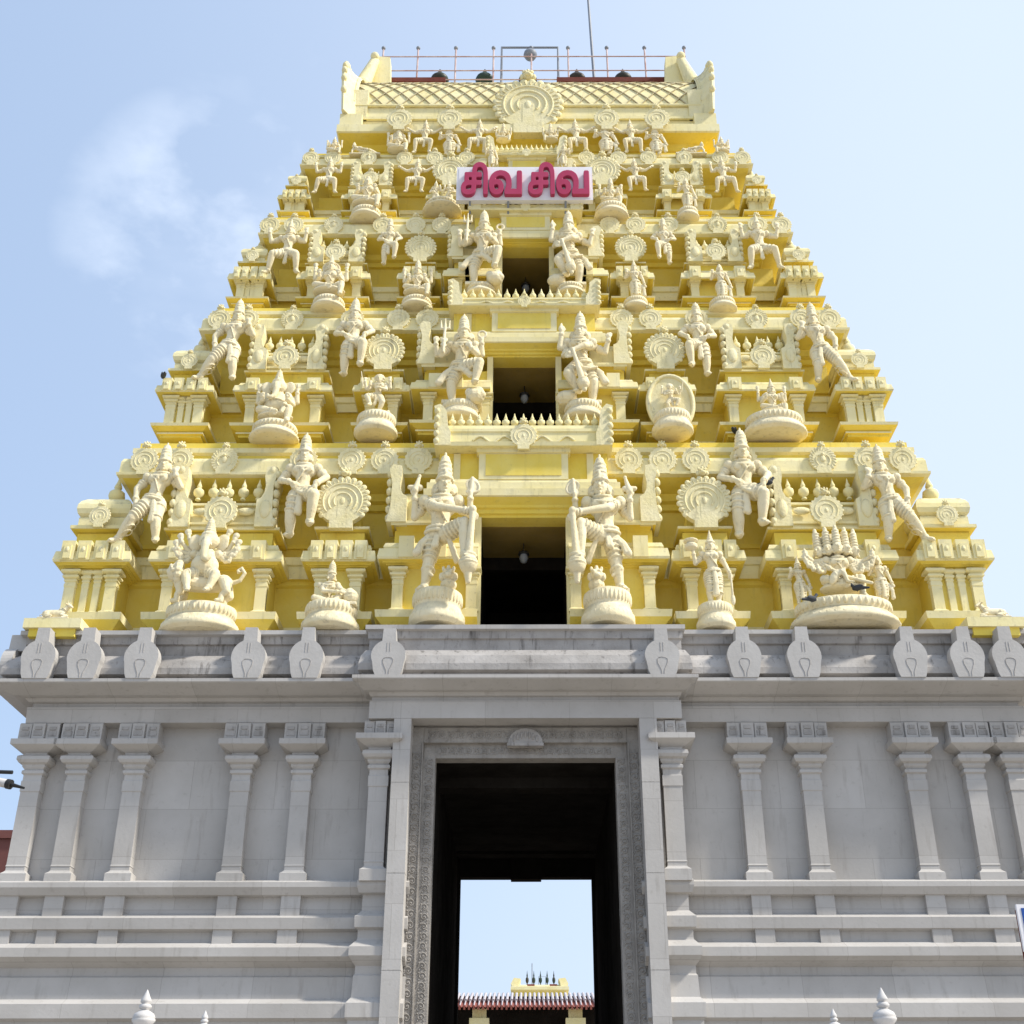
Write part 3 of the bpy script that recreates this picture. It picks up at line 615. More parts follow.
def pilaster_mesh(w, h, dp, slim=False, m='cream', grey=False):
    b = MB(m); hw = w / 2; a = hw * .9
    pr = [(.20 * w, 0), (.20 * w, .05 * h), (.10 * w, .065 * h), (0, .09 * h), (0, .60 * h), (.05 * w, .61 * h), (.05 * w, .68 * h), (0, .69 * h), (0, .72 * h), (.10 * w, .735 * h), (.10 * w, .76 * h), (.02 * w, .77 * h), (.02 * w, .785 * h), (.22 * w, .805 * h),
          (.26 * w, .815 * h), (.26 * w, .845 * h), (.20 * w, .855 * h), (.08 * w, .86 * h), (.08 * w, .885 * h), (.36 * w, .91 * h), (.42 * w, .92 * h), (.42 * w, .965 * h), (.34 * w, .975 * h), (.2 * w, h)]
    if grey: pr = [(.20 * w, -.12), (.20 * w, .035 * h), (.06 * w, .05 * h), (0, .06 * h), (0, .085 * h), (.03 * w, .09 * h), (0, .10 * h), (0, .62 * h), (.04 * w, .625 * h), (.04 * w, .70 * h), (0, .705 * h), (0, .745 * h), (.10 * w, .755 * h), (.10 * w, .775 * h), (0, .785 * h), (.12 * w, .805 * h), (.12 * w, .82 * h),
          (.30 * w, .83 * h), (.40 * w, .85 * h), (.38 * w, .875 * h), (.22 * w, .888 * h), (.10 * w, .892 * h), (.12 * w, .905 * h), (.70 * w, .945 * h), (.76 * w, .95 * h), (.76 * w, .99 * h), (.3 * w, h)]
    b.ring(-hw, hw, -dp, .05, pr)
    return b.mesh('pilaster')
# ------------------------------------------------------------------ the tower
tower = empty('temple_tower', (0, 0, 0), 'tall pyramid-shaped temple gateway tower, cream and yellow above a grey stone base', 'temple tower')
TIERS = [
    dict(Yp=.7, py=(629, 614, 571, 559, 541, 533, 525, 496, 476, 475, 455, 441), kuta=(395, 472), shala=(243, 376), panj=(149, 223), cen=146, corn=407, door=(44, 520), nxt=1.5,
         med=(379, 344, 299, 220, 172, 139, 105), lint=(520, 495, 476, 452, 427, 413), lw=100, pw=82, panel=44),
    dict(Yp=1.5, py=(437, 426, 398, 389, 378, 374, 367, 348, 333, 331, 315, 306), kuta=(312, 370), shala=(193, 292), panj=(115, 172), cen=114, corn=325, door=(33, 360), nxt=2.2,
         med=(305, 277, 232, 172, 126, 97), lint=(360, 341, 328, 312, 299, 288), lw=84, pw=70, panel=32),
    dict(Yp=2.2, py=(306, 300, 281, 276, 266, 263, 259, 247, 237, 235, 222, 216), kuta=(256, 299), shala=(156, 230), panj=(85, 129), cen=83, corn=267, door=(25, 250), nxt=2.8,
         med=(256, 232, 192, 143, 110, 84), lint=(250, 236, 226, 216, 206, 200), lw=62, pw=52, panel=24),
    dict(Yp=2.8, py=(218, 213, 199, 195, 188, 185, 182, 175, 168, 166, 157, 153), kuta=(217, 250), shala=(130, 186), panj=(54, 101), cen=53, corn=226, door=(20, 190), nxt=3.4,
         med=(216, 194, 158, 122, 92, 60), lint=(190, 178, 170, 160, 151, 143), lw=48, pw=36, panel=18)]
BACK = 10.6
def tilepos(kind, w):
    return {'kuta': (-.40, -.14, .14, .40), 'shala': (-.36, .36), 'panj': (-.38, -.13, .13, .38), 'cen': (.30,)}[kind]
def pav_profile(zs, s):
    zb0, zb1, zp, ze0, ze1, zn = zs[:6]; h = zb1 - zb0; q = zp - zb1; e = ze1 - ze0; r = .32 * s; k = ze0 - zp
    return [(.10 * s, zb0, 'yellow'), (.10 * s, zb0 + .18 * h, 'yellow'), (.16 * s, zb0 + .22 * h, 'yellow'), (.16 * s, zb0 + .36 * h, 'cream'), (.10 * s, zb0 + .42 * h, 'yellow'), (.30 * s, zb0 + .72 * h, 'yellow'), (.32 * s, zb0 + .96 * h, 'cream'),
            (.03, zb1, 'cream'), (0, zb1, 'wall'), (0, zp, 'wall'), (.07 * s, zp + .01, 'yellow'), (.07 * s, zp + .25 * k, 'yellow'), (.14 * s, zp + .30 * k, 'yellow'), (.14 * s, zp + .50 * k, 'yellow'),
            (.22 * s, zp + .56 * k, 'yellow'), (.22 * s, zp + .74 * k, 'yellow'), (r - .02, ze0 - .08 * k, 'yellow'), (r, ze0, 'cream'), (r + .015, ze0 + .10 * e, 'cream'), (r - .02 * s, ze0 + .55 * e, 'cream'), (r - .12 * s, ze0 + .62 * e, 'cream'), (r - .10 * s, ze0 + .72 * e, 'cream'), (r - .14 * s, ze1 - .02, 'cream'), (.02, ze1, 'cream'), (0, ze1, 'yellow'), (0, zn, 'yellow')]
def add_tiles(b, xs, w, dp, r, ze0, ze1, s, sides=False):
    e = ze1 - ze0; t = min(.17 * s, .42 * abs(xs[1] - xs[0]) * w) if len(xs) > 1 else .17 * s
    for f in xs:
        x = f * w
        b.box(x - t, x + t, -r - .05 * s, 0, ze0 + .02, ze1 + .02 * s, 'cream')
        b.box(x - t * .55, x + t * .55, -r - .085 * s, 0, ze0 + .10 * e, ze0 + .80 * e, 'cream')
        b.ell((x, -r - .075 * s, ze0 + .55 * e), (.055 * s, .03 * s, .16 * e), 'disc', n=6, k=5)
def shala_roof(w, dp, z0, z1, z2, z3, s):
    """slab z0..z1, barrel to z2, horned ends to z3"""
    b = MB('cream'); hw = w / 2
    b.ring(-hw + .02, hw - .02, .12 * s, dp, [(0, z0, 'yellow'), (.10 * s, z0 + .5 * (z1 - z0), 'yellow'), (.20 * s, z0 + .75 * (z1 - z0), 'yellow'), (.22 * s, z1, 'cream'), (.22 * s, z1 + .05 * s, 'cream')])
    R = z2 - z1; poly = []
    for i in range(11):
        a = pi * i / 10; poly.append((.35 * s + dp * .35 - (dp * .35 + .40 * s) * cos(a) * 1.0, z1 + .05 * s + R * sin(a) ** .7 if 0 < i < 10 else z1))
    b.ext(poly, -hw + .1 * s, hw - .1 * s, 'cream', 'x')
    for q in (0.12, .86): b.box(-hw + .15 * s, hw - .15 * s, -.09 * s if q < .5 else .0, .5 * s, z1 + .05 * s + R * q * .8, z1 + .05 * s + R * q * .8 + .06 * s)
    H = z3 - z1
    for q in (-1, 1):
        pts = [(.08, .01), (.0, .3), (-.02, .7), (.06, .95), (-.03, 1.05), (-.22, 1.02), (-.24, .86), (-.20, .70), (-.22, .58), (-.28, .50), (-.38, .46), (-.38, .01)]
        pl = [((hw + x * s) * q, z1 + z * H) for x, z in pts]
        if q < 0: pl = pl[::-1]
        b.ext(pl, -.22 * s, .55 * s, 'disc')
        for i in range(6):
            t = i / 5; b.ell(((hw + .05 * s) * q, -.14 * s, z1 + (.10 + .8 * t) * H), (.09 * s, .12 * s, .075 * H), 'disc', n=7, k=5)
        b.ell(((hw - .16 * s) * q, -.22 * s, z1 + .30 * H), (.13 * s, .05 * s, .16 * H), 'disc'); b.ell(((hw - .07 * s) * q, -.1 * s, z1 + .97 * H), (.13 * s, .16 * s, .1 * H), 'disc')
    for q in (-1, 1): b.ell((q * hw * .45, -.10 * s, z1 + .5 * R), (.22 * s, .06 * s, .10 * s), 'disc', n=10)
    return b.mesh('barrel_roof')
def kuta_roof(w, dp, z0, z1, z2, s):
    b = MB('cream'); hw = w / 2
    H = z2 - z1
    b.ring(-hw + .02, hw - .02, .1 * s, dp, [(0, z0, 'yellow'), (.10 * s, z0 + .5 * (z1 - z0), 'yellow'), (.26 * s, z0 + .75 * (z1 - z0), 'yellow'), (.28 * s, z1, 'cream'), (.28 * s, z1 + .08 * H, 'cream'), (.16 * s, z1 + .12 * H, 'cream'), (.16 * s, z1 + .34 * H, 'cream'), (.12 * s, z1 + .38 * H, 'cream'), (.20 * s, z1 + .44 * H, 'cream'), (.23 * s, z1 + .56 * H), (.22 * s, z1 + .68 * H), (.17 * s, z1 + .79 * H), (.08 * s, z1 + .88 * H), (-.06 * s, z1 + .95 * H), (-.35 * s, z1 + H)])
    return b.mesh('square_dome_roof')
pilc = {}
for ti, T in enumerate(TIERS):
    Yp = T['Yp']; py = T['py']; s = hx(10, py[3], Yp) / hx(10, 559, .7) * (1 - .13 * ti)
    pl = [Yp - .1, Yp - .1, Yp, Yp - .4, Yp - .35, Yp, Yp - .3, Yp, Yp, Yp + .1, Yp + .1, Yp + .3]
    z = [zz(p, y) for p, y in zip(py, pl)]
    if ti == 0: z[0] = zz(630, -.16)
    zt = z[11]
    zs = z[:7]
    # ---- storey: core, recessed walls, ledges, main cornice
    st = MB('wall'); Yr = Yp + .85
    hwk = hx(T['kuta'][1], py[3], Yp - .4) - .95 * s; hwc = hx(T['corn'], py[9], Yp - .05)
    a = hx(T['door'][0], T['door'][1], Yp); zl = zz(T['door'][1], Yp)
    prof = [(.12, z[0], 'yellow'), (.12, z[0] + .35 * (z[1] - z[0]), 'yellow'), (.20, z[0] + .6 * (z[1] - z[0]), 'yellow'), (.22, z[1] - .02, 'cream'), (0, z[1], 'cream'), (0, z[2] - .05 * s, 'wall'), (.08 * s, z[2], 'yellow'), (.08 * s, z[2] + .1 * s, 'yellow'), (.18 * s, z[3], 'yellow'), (.20 * s, z[3] + .1, 'cream'), (.20 * s, z[4] - .35 * (z[4] - z[3]), 'cream'),
            (.26 * s, z[4] - .3 * (z[4] - z[3]), 'cream'), (.26 * s, z[4] + .05, 'cream'), (-.35, z[4] + .05, 'yellow')]
    for x0, x1, en in ((-hwk, -a, (1, 0)), (a, hwk, (0, 1))): st.ring(x0, x1, Yr, BACK - Yr, prof, ends=en)
    hu = hwc - .90; Yu = Yp + 1.0
    hv2 = hwc - .42
    for x0, x1, en in ((-hv2, -a, (1, 0)), (a, hv2, (0, 1))):
        st.ring(x0, x1, Yu, BACK - Yu, [(0, z[4] + .05, 'wall'), (0, z[6], 'wall'), (.06 * s, z[6] + .01, 'yellow'), (.06 * s, z[6] + .12 * s, 'yellow'), (0, z[6] + .13 * s, 'yellow'), (0, z[9] - .55 * s, 'wall')], ends=en)
    zc = z[9]; e = z[10] - zc; ov = Yu - (Yp + .05)
    st.ring(-hu, hu, Yu, BACK - Yu, [(0, zc - .55 * s, 'wall'), (.10 * s, zc - .54 * s, 'yellow'), (.10 * s, zc - .38 * s, 'yellow'), (.22 * s, zc - .34 * s, 'yellow'), (.28 * s, zc - .18 * s, 'yellow'), (ov - .12, zc - .03, 'yellow'), (ov, zc, 'cream'), (ov + .01, zc + .12 * e, 'cream'), (ov - .04 * s, zc + .15 * e, 'cream'), (ov - .05 * s, zc + .70 * e, 'cream'), (ov - .09 * s, zc + .88 * e, 'cream'), (ov - .20 * s, z[10] - .03, 'cream'),
             (ov - .30 * s, z[10], 'yellow'), (ov - .30 * s, z[10] + .25 * (zt - z[10]), 'yellow'), (ov - .22 * s, z[10] + .35 * (zt - z[10]), 'cream'), (ov - .22 * s, z[10] + .6 * (zt - z[10]), 'cream'), (ov - .34 * s, z[10] + .65 * (zt - z[10]), 'yellow'), (ov - .34 * s, zt, 'yellow')])
    # chamber behind the opening
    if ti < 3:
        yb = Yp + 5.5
        st.box(-a, a, Yp + 2.2, BACK - Yu - .3, zl + .02, zc - .5 * s, 'interior_shade')
        st.box(-a - .002, a + .002, yb, yb + .2, z[0] - .3, zl, 'interior_shade')
        st.box(-a - .001, -a + .03, Yp + 1.0, yb, z[0] - .1, zl, 'interior_shade'); st.box(a - .03, a + .001, Yp + 1.0, yb, z[0] - .1, zl, 'interior_shade')
        st.box(-a + .03, a - .03, Yp + 2.0, Yp + 2.15, zl - .35, zl, 'interior_shade')
        st.box(-a, a, Yp + .9, yb, z[0] - .12, z[0] - .02, 'interior_shade')
    st.box(-a - .001, a + .001, Yp + .35, Yp + 2.0, zl - .012, zl + .001, 'shaded_wall')
    for q in (-1, 1): st.box(*sorted((q * (a - .012), q * (a + .001))), Yp + .5, Yp + 2.0, z[0], zl - .012, 'shaded_wall')
    so = st.build('storey', tower)
    tag(so, ['lowest and widest yellow storey', 'second yellow storey from the base', 'third yellow storey, behind the top pair of door guardians', 'narrow fourth yellow storey behind the sign'][ti])
    # medallions of the main cornice
    Rm = .40 * s * (1 if ti else 1.05)
    for d in T['med']:
        xm = hx(d, py[10], Yp)
        for q in (-1, 1): put(ROS if d != T['med'][2] else ROS2, 'medallion', so, (q * xm, Yp + .06, zc + Rm * .93), Rm * .83)
    # ---- pavilions
    def pavilion(kind, c, w, dp):
        r = .32 * s; bw = w - 2 * r; b = MB('wall')
        b.ring(-bw / 2, bw / 2, 0, dp, pav_profile(zs, s)); add_tiles(b, tilepos(kind, bw + .9 * r), bw + .9 * r, dp, r, z[3], z[4], s)
        pm = b.mesh('pavilion'); hpil = z[2] - z[1]
        p1 = pilaster_mesh(.24 * s, hpil, .12 * s); p2 = pilaster_mesh(.15 * s, hpil, .07 * s)
        if kind == 'kuta': rm = kuta_roof(bw - .26 * s, dp, z[5], z[6], z[7] + .05, s)
        elif kind == 'shala': rm = shala_roof(bw - .08 * s, 1.0 * s, z[5], z[6], z[7], z[8] + .1 * s, s)
        else:
            b = MB('cream'); b.ring(-bw / 2 + .12 * s, bw / 2 - .12 * s, .1, .6 * s, [(0, z[5], 'yellow'), (.10 * s, z[5] + .5 * (z[6] - z[5]), 'yellow'), (.22 * s, z[5] + .75 * (z[6] - z[5]), 'yellow'), (.24 * s, z[6], 'cream'), (.24 * s, z[6] + .05, 'cream'), (0, z[6] + .06, 'cream'), (-.05, z[7], 'yellow')]); rm = b.mesh('roof_slab')
        for q in (-1, 1):
            o = put(pm, 'pavilion', tower, (q * c, Yp, 0))
            if kind == 'kuta': xs = [(-.42, p1), (-.12, p2), (.12, p2), (.42, p1)]
            else: xs = [(-.5 + .12 * s / bw, p1), (.5 - .12 * s / bw, p1)]
            for f, pmm in xs: put(pmm, 'pilaster', o, (f * bw, 0, z[1]))
            put(rm, 'roof', o, (0, 0, 0))
            if kind == 'shala':
                hb = (z[8] - z[7]) * 1.0; nb = 5
                bs = hb * 1.0
                for i in range(nb): put(BAL, 'finial', o, ((i - 2) * (bw * .15), .12 * s, z[7] - .04), (bs * .60, bs * .60, bs * 1.05))
                Rr = (z[7] - z[6]) * .43; put(ROS, 'medallion', o, (0, -.36 * s, z[6] + Rr * .85), Rr)
            elif kind == 'kuta':
                Rr = (z[7] - z[6]) * .28; put(ROS, 'medallion', o, (0, -.28 * s, z[6] + Rr * 1.0), (Rr, Rr, Rr))
                put(BAL, 'finial', o, (0, .55 * s, z[7]), (.5 * s, .5 * s, .85 * s))
            else:
                Rr = (bw - .26 * s) * .46 + .28 * s; zr = z[6] + Rr * .98; put(ROSB, 'medallion', o, (0, -.28 * s, zr), Rr)
    for kind in ('kuta', 'shala', 'panj'):
        d0, d1 = T[kind]; x0 = hx(d0, py[3], Yp - .4); x1 = hx(d1, py[3], Yp - .4); pavilion(kind, (x0 + x1) / 2, x1 - x0, (1.9 if kind == 'kuta' else 1.1) * s)
    # ---- projecting central bay round the opening
    cb = MB('wall'); r = .32 * s; xo = hx(T['cen'], py[3], Yp - .45) - r; Yc = Yp - .12
    for x0, x1, en in ((-xo, -a, (1, 0)), (a, xo, (0, 1))):
        cb.ring(x0, x1, Yc, Yp + 1.2, pav_profile(zs, s), ends=en)
        for x in ((x0 + .32 * s, x1 - .9 * s) if x0 < 0 else (x1 - .32 * s, x0 + .9 * s)):
            t = .17 * s; cb.box(x - t, x + t, Yc - r - .05 * s, Yc, z[3] + .02, z[4] + .07 * s, 'cream')
    lp = T['lint']; lw = hx(T['lw'], lp[1], Yc - .35) - .34 * s; zL0 = zl; zL1 = zz(lp[1], Yc - .35); zL2 = zz(lp[2], Yc - .35); zL3 = zz(lp[3], Yc - .1); zL4 = zz(lp[4], Yc - .2)
    h1 = zL1 - zL0
    cb.ring(-lw, lw, Yc, Yp + 2.0, [(0, zL0, 'wall'), (0, zL0 + .15 * h1, 'yellow'), (.06 * s, zL0 + .2 * h1, 'yellow'), (.06 * s, zL0 + .45 * h1, 'yellow'), (.12 * s, zL0 + .5 * h1, 'yellow'), (.14 * s, zL0 + .65 * h1, 'yellow'), (.30 * s, zL1 - .02, 'yellow'), (.34 * s, zL1, 'cream'), (.35 * s, zL1 + .35 * (zL2 - zL1), 'cream'), (.28 * s, zL1 + .4 * (zL2 - zL1), 'cream'), (.28 * s, zL1 + .75 * (zL2 - zL1), 'cream'), (.22 * s, zL1 + .8 * (zL2 - zL1), 'cream'), (.20 * s, zL2, 'cream'), (.02, zL2 + .02, 'yellow'), (.02, zL3, 'yellow')])
    pn = hx(T['panel'], lp[3], Yc)
    cb.ring(-pn, pn, Yc - .22 * s, Yc + .2, [(0, zL2 - .01, 'cream'), (0, zL2 + .08, 'cream'), (0, zL3 - .12 * s, 'cream'), (.06 * s, zL3 - .1 * s, 'cream'), (.06 * s, zL3 + .001, 'cream')])
    cb.box(-pn + .16 * s, pn - .16 * s, Yc - .235 * s, Yc, zL2 + .09, zL3 - .14 * s, 'wall')
    for x in (-1, 1):
        cb.box(x * lw * .80 - .08, x * lw * .80 + .08, Yc - .06, Yc + .2, zL2 + .02, zL3 - .02, 'cream')
    co = cb.build('central_bay', tower)
    hpil = z[2] - z[1]; p1 = pilaster_mesh(.24 * s, hpil, .12 * s)
    for q in (-1, 1): put(p1, 'pilaster', co, (q * (xo - .14 * s), Yc, z[1])); put(p1, 'pilaster', co, (q * (a + .15 * s), Yc, z[1]))
    # half barrel roofs either side of the bay
    H = z[8] - z[6]
    for q in (-1, 1):
        b = MB('cream'); xa, xb = sorted((q * (xo - .05), q * (lw - .1))); b.ring(xa, xb, Yc, Yp + 1, [(0, z[5] - .02, 'yellow'), (.1 * s, z[5] + .1, 'yellow'), (.28 * s, z[6] - .05, 'yellow'), (.3 * s, z[6], 'cream'), (.3 * s, z[6] + .06, 'cream'), (.12 * s, z[6] + .08, 'cream'), (.14 * s, z[6] + .4 * H, 'cream'), (.0, z[6] + .6 * H, 'cream'), (-.2 * s, z[6] + .7 * H, 'cream')], ends=(.4, .4))
        pts = [(.08, .01), (.0, .3), (-.02, .7), (.06, .95), (-.03, 1.05), (-.22, 1.02), (-.24, .86), (-.20, .70), (-.22, .58), (-.28, .50), (-.38, .46), (-.38, .01)]
        pl_ = [((xo + .1 * s + x * s) * q, z[6] + zz_ * H) for x, zz_ in pts]
        if q < 0: pl_ = pl_[::-1]
        b.ext(pl_, Yc - .34 * s, Yc + .45 * s, 'disc')
        for i in range(6): b.ell(((xo + .14 * s) * q, Yc - .22 * s, z[6] + (.10 + .16 * i) * H), (.09 * s, .12 * s, .075 * H), 'disc', n=7, k=5)
        b.build('side_roof', co)
    # parapet with little finials above the opening
    pw = hx(T['pw'], lp[4], Yc - .5); b = MB('cream'); y0 = Yc - .30 * s; y1 = Yc + .55 * s; h4 = zL4 - zL3
    b.ring(-pw, pw, y0, y1, [(.10 * s, zL3, 'cream'), (.12 * s, zL3 + .16 * h4, 'cream'), (.04 * s, zL3 + .2 * h4, 'cream'), (.03 * s, zL3 + .62 * h4, 'cream'), (.06 * s, zL3 + .66 * h4, 'cream'), (.06 * s, zL3 + .78 * h4, 'cream'), (0, zL3 + .8 * h4, 'cream'), (-.03 * s, zL4, 'cream')])
    H = (zz(lp[5], Yc) - zL3) * 1.0
    for q in (-1, 1):
        pts = [(.16, .012), (.10, .3), (.12, .7), (.20, .95), (.05, 1.0), (-.10, .85), (-.14, .5), (-.22, .3), (-.22, .012)]
        pl_ = [((pw + x * s) * q, zL3 + zq * H) for x, zq in pts]
        if q < 0: pl_ = pl_[::-1]
        b.ext(pl_, y0 - .12 * s, y0 + .5 * s, 'disc')
        for i in range(5): b.ell(((pw + .12 * s) * q, y0 - .08 * s, zL3 + (.12 + .18 * i) * H), (.08 * s, .1 * s, .08 * H), 'disc', n=7, k=5)
        pts = [Vector((q * (.3 + .07 * i) * s, y0 - .06 * s, zL3 + (.30 + .14 * sin(i * .75)) * h4)) for i in range(14)]
        b.tube(pts, .028 * s, 6, 'disc')
    po = b.build('parapet', co)
    Rr = h4 * .52; put(ROS, 'medallion', co, (0, y0 - .1 * s, zL3 + Rr * .8), Rr)
    nb = (17, 15, 15, 13)[ti]; hb = zz(lp[5], Yc) - zz(lp[4], Yc)
    for i in range(nb): put(BAL, 'finial', co, ((i - (nb - 1) / 2) * (2 * pw - .25 * s) / nb, y0 + .14 * s, zL4 - .01), (min(hb * .62, pw * 1.1 / nb / .4), ) * 2 + (hb * 1.05,))
    T.update(z=z, s=s, Yc=Yc, a=a, zl=zl)
    DX = hx((-3.5, -2.5, -1, 0)[ti], py[3], Yp)
    # door frame strips
    for q in (-1, 1):
        b = MB('cream'); xa, xb = sorted((q * (a - .05), q * (a + .10 * s))); b.box(xa, xb, Yc - .04, Yc + .3, z[0] + .01, zl - .01)
        b.build('door_post', co)
    for o in tower.children:
        if 'placed' not in o: o.location.x += DX; o['placed'] = 1
    # hanging lamp
    if ti < 3:
        zc_ = zl; lo = empty('hanging_lamp', (DX, Yp + 1.2, zc_), 'dark glass lamp hanging in the ' + ['lowest', 'middle', 'top'][ti] + ' doorway above the gate', 'lamp')
        b = MB('black'); b.tube([(0, 0, 0), (0, 0, -.22)], .012, 6); b.build('rod', lo)
        b = MB('black'); b.lathe(0, 0, [(.02, -.22), (.12, -.26), (.14, -.32), (.10, -.33)], 12); b.build('cap', lo)
        b = MB('grey_metal'); b.lathe(0, 0, [(.09, -.33), (.11, -.42), (.07, -.52), (.02, -.55)], 12); b.build('globe', lo)

# ---- neck storey and crowning barrel vault
zn0 = TIERS[3]['z'][11]; Y5 = 3.4
st = MB('wall'); ze0 = zz(131, Y5 - .35); ze1 = zz(124, Y5 - .35); he = hx(198, 128, Y5 - .35)
hn = he - 1.0
st.ring(-hn, hn, Y5 + .45, BACK - Y5 - .45, [(.1, zn0, 'yellow'), (.1, zn0 + .12, 'yellow'), (0, zn0 + .14, 'wall'), (0, ze0 - .55, 'wall'), (.08, ze0 - .5, 'yellow'), (.08, ze0 - .38, 'yellow'), (.25, ze0 - .3, 'yellow'), (.35, ze0 - .12, 'yellow'), (.75, ze0 - .03, 'yellow'), (.80, ze0, 'cream'), (.80, ze1, 'cream'), (.55, ze1 + .06, 'cream'), (.40, ze1 + .08, 'cream'), (.36, ze1 + .3, 'yellow'), (.46, ze1 + .34, 'cream'), (.46, ze1 + .46, 'cream'), (.3, ze1 + .48, 'cream')])
for i in range(10):
    x = -hn + .3 + i * (2 * hn - .6) / 9; st.box(x - .07, x + .07, Y5 + .36, Y5 + .6, zn0 + .14, ze0 - .5, 'cream')
so = st.build('storey', tower); tag(so, 'shallow top storey with a row of dancing figures under the barrel roof')
zv0 = ze1 + .48; zv1 = zz(80, 4.75) - .25; hv = hx(172, 100, 4)
b = MB('cream'); yb0 = Y5 + .0; yb1 = BACK - Y5; yc = (yb0 + yb1) / 2; ry = (yb1 - yb0) / 2; rz = zv1 - zv0
poly = [(yc - ry * cos(pi * i / 24), zv0 + rz * (sin(pi * i / 24)) ** .9) for i in range(25)]
b.ext(poly, -hv, hv, 'cream', 'x')
def vp(x, t, o=.02):          # point on the front of the vault, t 0..1 from springing to crown
    a = pi / 2 * t; y = yc - ry * cos(a); z_ = zv0 + rz * sin(a) ** .9 if t > 0 else zv0
    return (x, y - o, z_ + o * .6)
nd = 22
for k in range(-14, nd + 14):
    x0 = -hv + 2 * hv * k / nd
    for q in (-1, 1):
        pts = [vp(x0 + q * 2.2 * t, .12 + t * .68) for t in [i / 9 for i in range(10)] if abs(x0 + q * 1.5 * t) < hv - .02]
        if len(pts) > 1: b.tube(pts, .022, 5, 'lattice')
b.box(-hv, hv, yb0 - .10, yb0 + .2, zv0 - .0, zv0 + .10); b.tube([vp(-hv, .11, .05), vp(hv, .11, .05)], .05, 6)
vo = b.build('barrel_vault', tower)
tag(vo, 'cream barrel vault with diamond lattice relief crowning the tower')
for q in (-1, 1):
    b = MB('disc'); n = 18                                        # flared gable
    def gl(x, gy, gz): return [(q * (hv - .15) + (x - q * (hv - .15)) * (.55 + .45 * sin(pi * i / n)), yc - (ry + gy) * cos(pi * i / n), zv0 + .02 + (rz - .02 + gz) * (sin(pi * i / n)) ** .8) for i in range(n + 1)]
    A = gl(q * (hv - .15), .05, .10); B = gl(q * (hv + .12), .22, .25); C_ = gl(q * (hv + .42), .50, .55); D = gl(q * (hv + .54), .45, .50); E_ = gl(q * (hv + .45), -.3, .1)
    L_ = [A, B, C_, D, E_]; vs = [p for l in L_ for p in l]; k = n + 1
    b.add(vs, [(r_ * k + i, r_ * k + i + 1, (r_ + 1) * k + i + 1, (r_ + 1) * k + i) for r_ in range(4) for i in range(n)], 'disc', False)
    b.add(E_, [tuple(range(k))], 'disc')
    b.add([l[0] for l in L_] + [l[-1] for l in L_[::-1]], [tuple(range(10))], 'disc')
    for i in range(1, n): b.ell(C_[i], (.10, .12, .13), 'disc', n=8, k=6)
    for l_, o_ in ((A, .06), (B, .05)): b.tube([(p[0] + q * .08, p[1] - o_, p[2]) for p in l_[1:n // 2 + 3]], .035, 6)
    b.box(*sorted((q * (hv - .5), q * (hv - .03))), yb0 - .05, yb0 + .5, zv0, zv0 + 1.3, 'disc'); b.box(*sorted((q * (hv - .4), q * (hv + .28))), yb0 - .30, yb1, zv0 - .50, zv0 + .015, 'cream')
    b.build('gable', tower)
    b = MB('cream'); b.ext([(q * (hv - .95), zv1 - .4), (q * (hv - .35), zv1 - .4), (q * (hv - .22), zv1 + 1.25), (q * (hv - .45), zv1 + 1.65), (q * (hv - .85), zv1 + 1.6)][::q], 5.0, 5.4, 'cream'); b.cap((q * (hv - .05), 4.7, zv1 + .0), (q * (hv - .35), 4.9, zv1 + 1.3), .26, .16, 'disc'); b.ell((q * (hv - .36), 4.8, zv1 + 1.42), .15, 'disc')
    b.build('roof_horn', tower)
Rb = hx(34, 105, 3.4); zb = zz(108, 3.2)
put(ROSB, 'medallion', tower, (0, 3.15, zb), (Rb, Rb, Rb))
for d in (128, 78):
    for q in (-1, 1): R_ = hx(13, 118, 3.0); put(ROS, 'medallion', tower, (q * hx(d, 118, 3.0), 2.85, zz(119, 2.85)), R_)
KAL = kalasam('roof_kalasam', 'copper', 18)
for d in (-88, -43, 0, 49, 95): 
    o = put(KAL, 'finial', tower, (hx(d, 75, 6.2), 6.2, zz(86.5, 6.2)), (.82, .82, .85)); 
for o in tower.children:
    if 'placed' not in o: o.location.x += .05; o['placed'] = 1
# ------------------------------------------------------------------ granite base (parts of the same tower)
g = MB('granite'); Yw = .5; HW = 10.2; DW = 1.86
zcap = zz(722, .15); zf = zz(705, .05); zk = zz(680, -.6); zk1 = zk + .07; ztop = TIERS[0]['z'][0]
def base_prof(o=0.0):
    k = lambda py: zz(py, .1)
    return [(.62 + o, -.2), (.62 + o, .9), (.50 + o, 1.0), (.50 + o, zz(1010, 0) - .2), (.62 + o, zz(1010, 0) - .15), (.62 + o, zz(1004, 0)), (.40 + o, zz(1000, 0) + .04), (.36 + o, zz(976, 0)), (.30 + o, zz(974, 0)), (.30 + o, zz(966, .0)), (.46 + o, zz(962, 0)), (.62 + o, zz(957, 0)), (.62 + o, zz(948, 0)),
            (.30 + o, zz(940, 0)), (.28 + o, zz(938, 0)), (.28 + o, zz(930, 0)), (.44 + o, zz(928, 0)), (.46 + o, zz(917, 0)), (.32 + o, zz(914, 0)), (.16 + o, zz(912, .2)), (.16 + o, zz(896, .2)), (.34 + o, zz(893, 0)), (.44 + o, zz(886, 0)), (.44 + o, zz(881, 0)), (.30 + o, zz(879, .1)), (.0 + o, zz(877, .1))]
bp = base_prof()
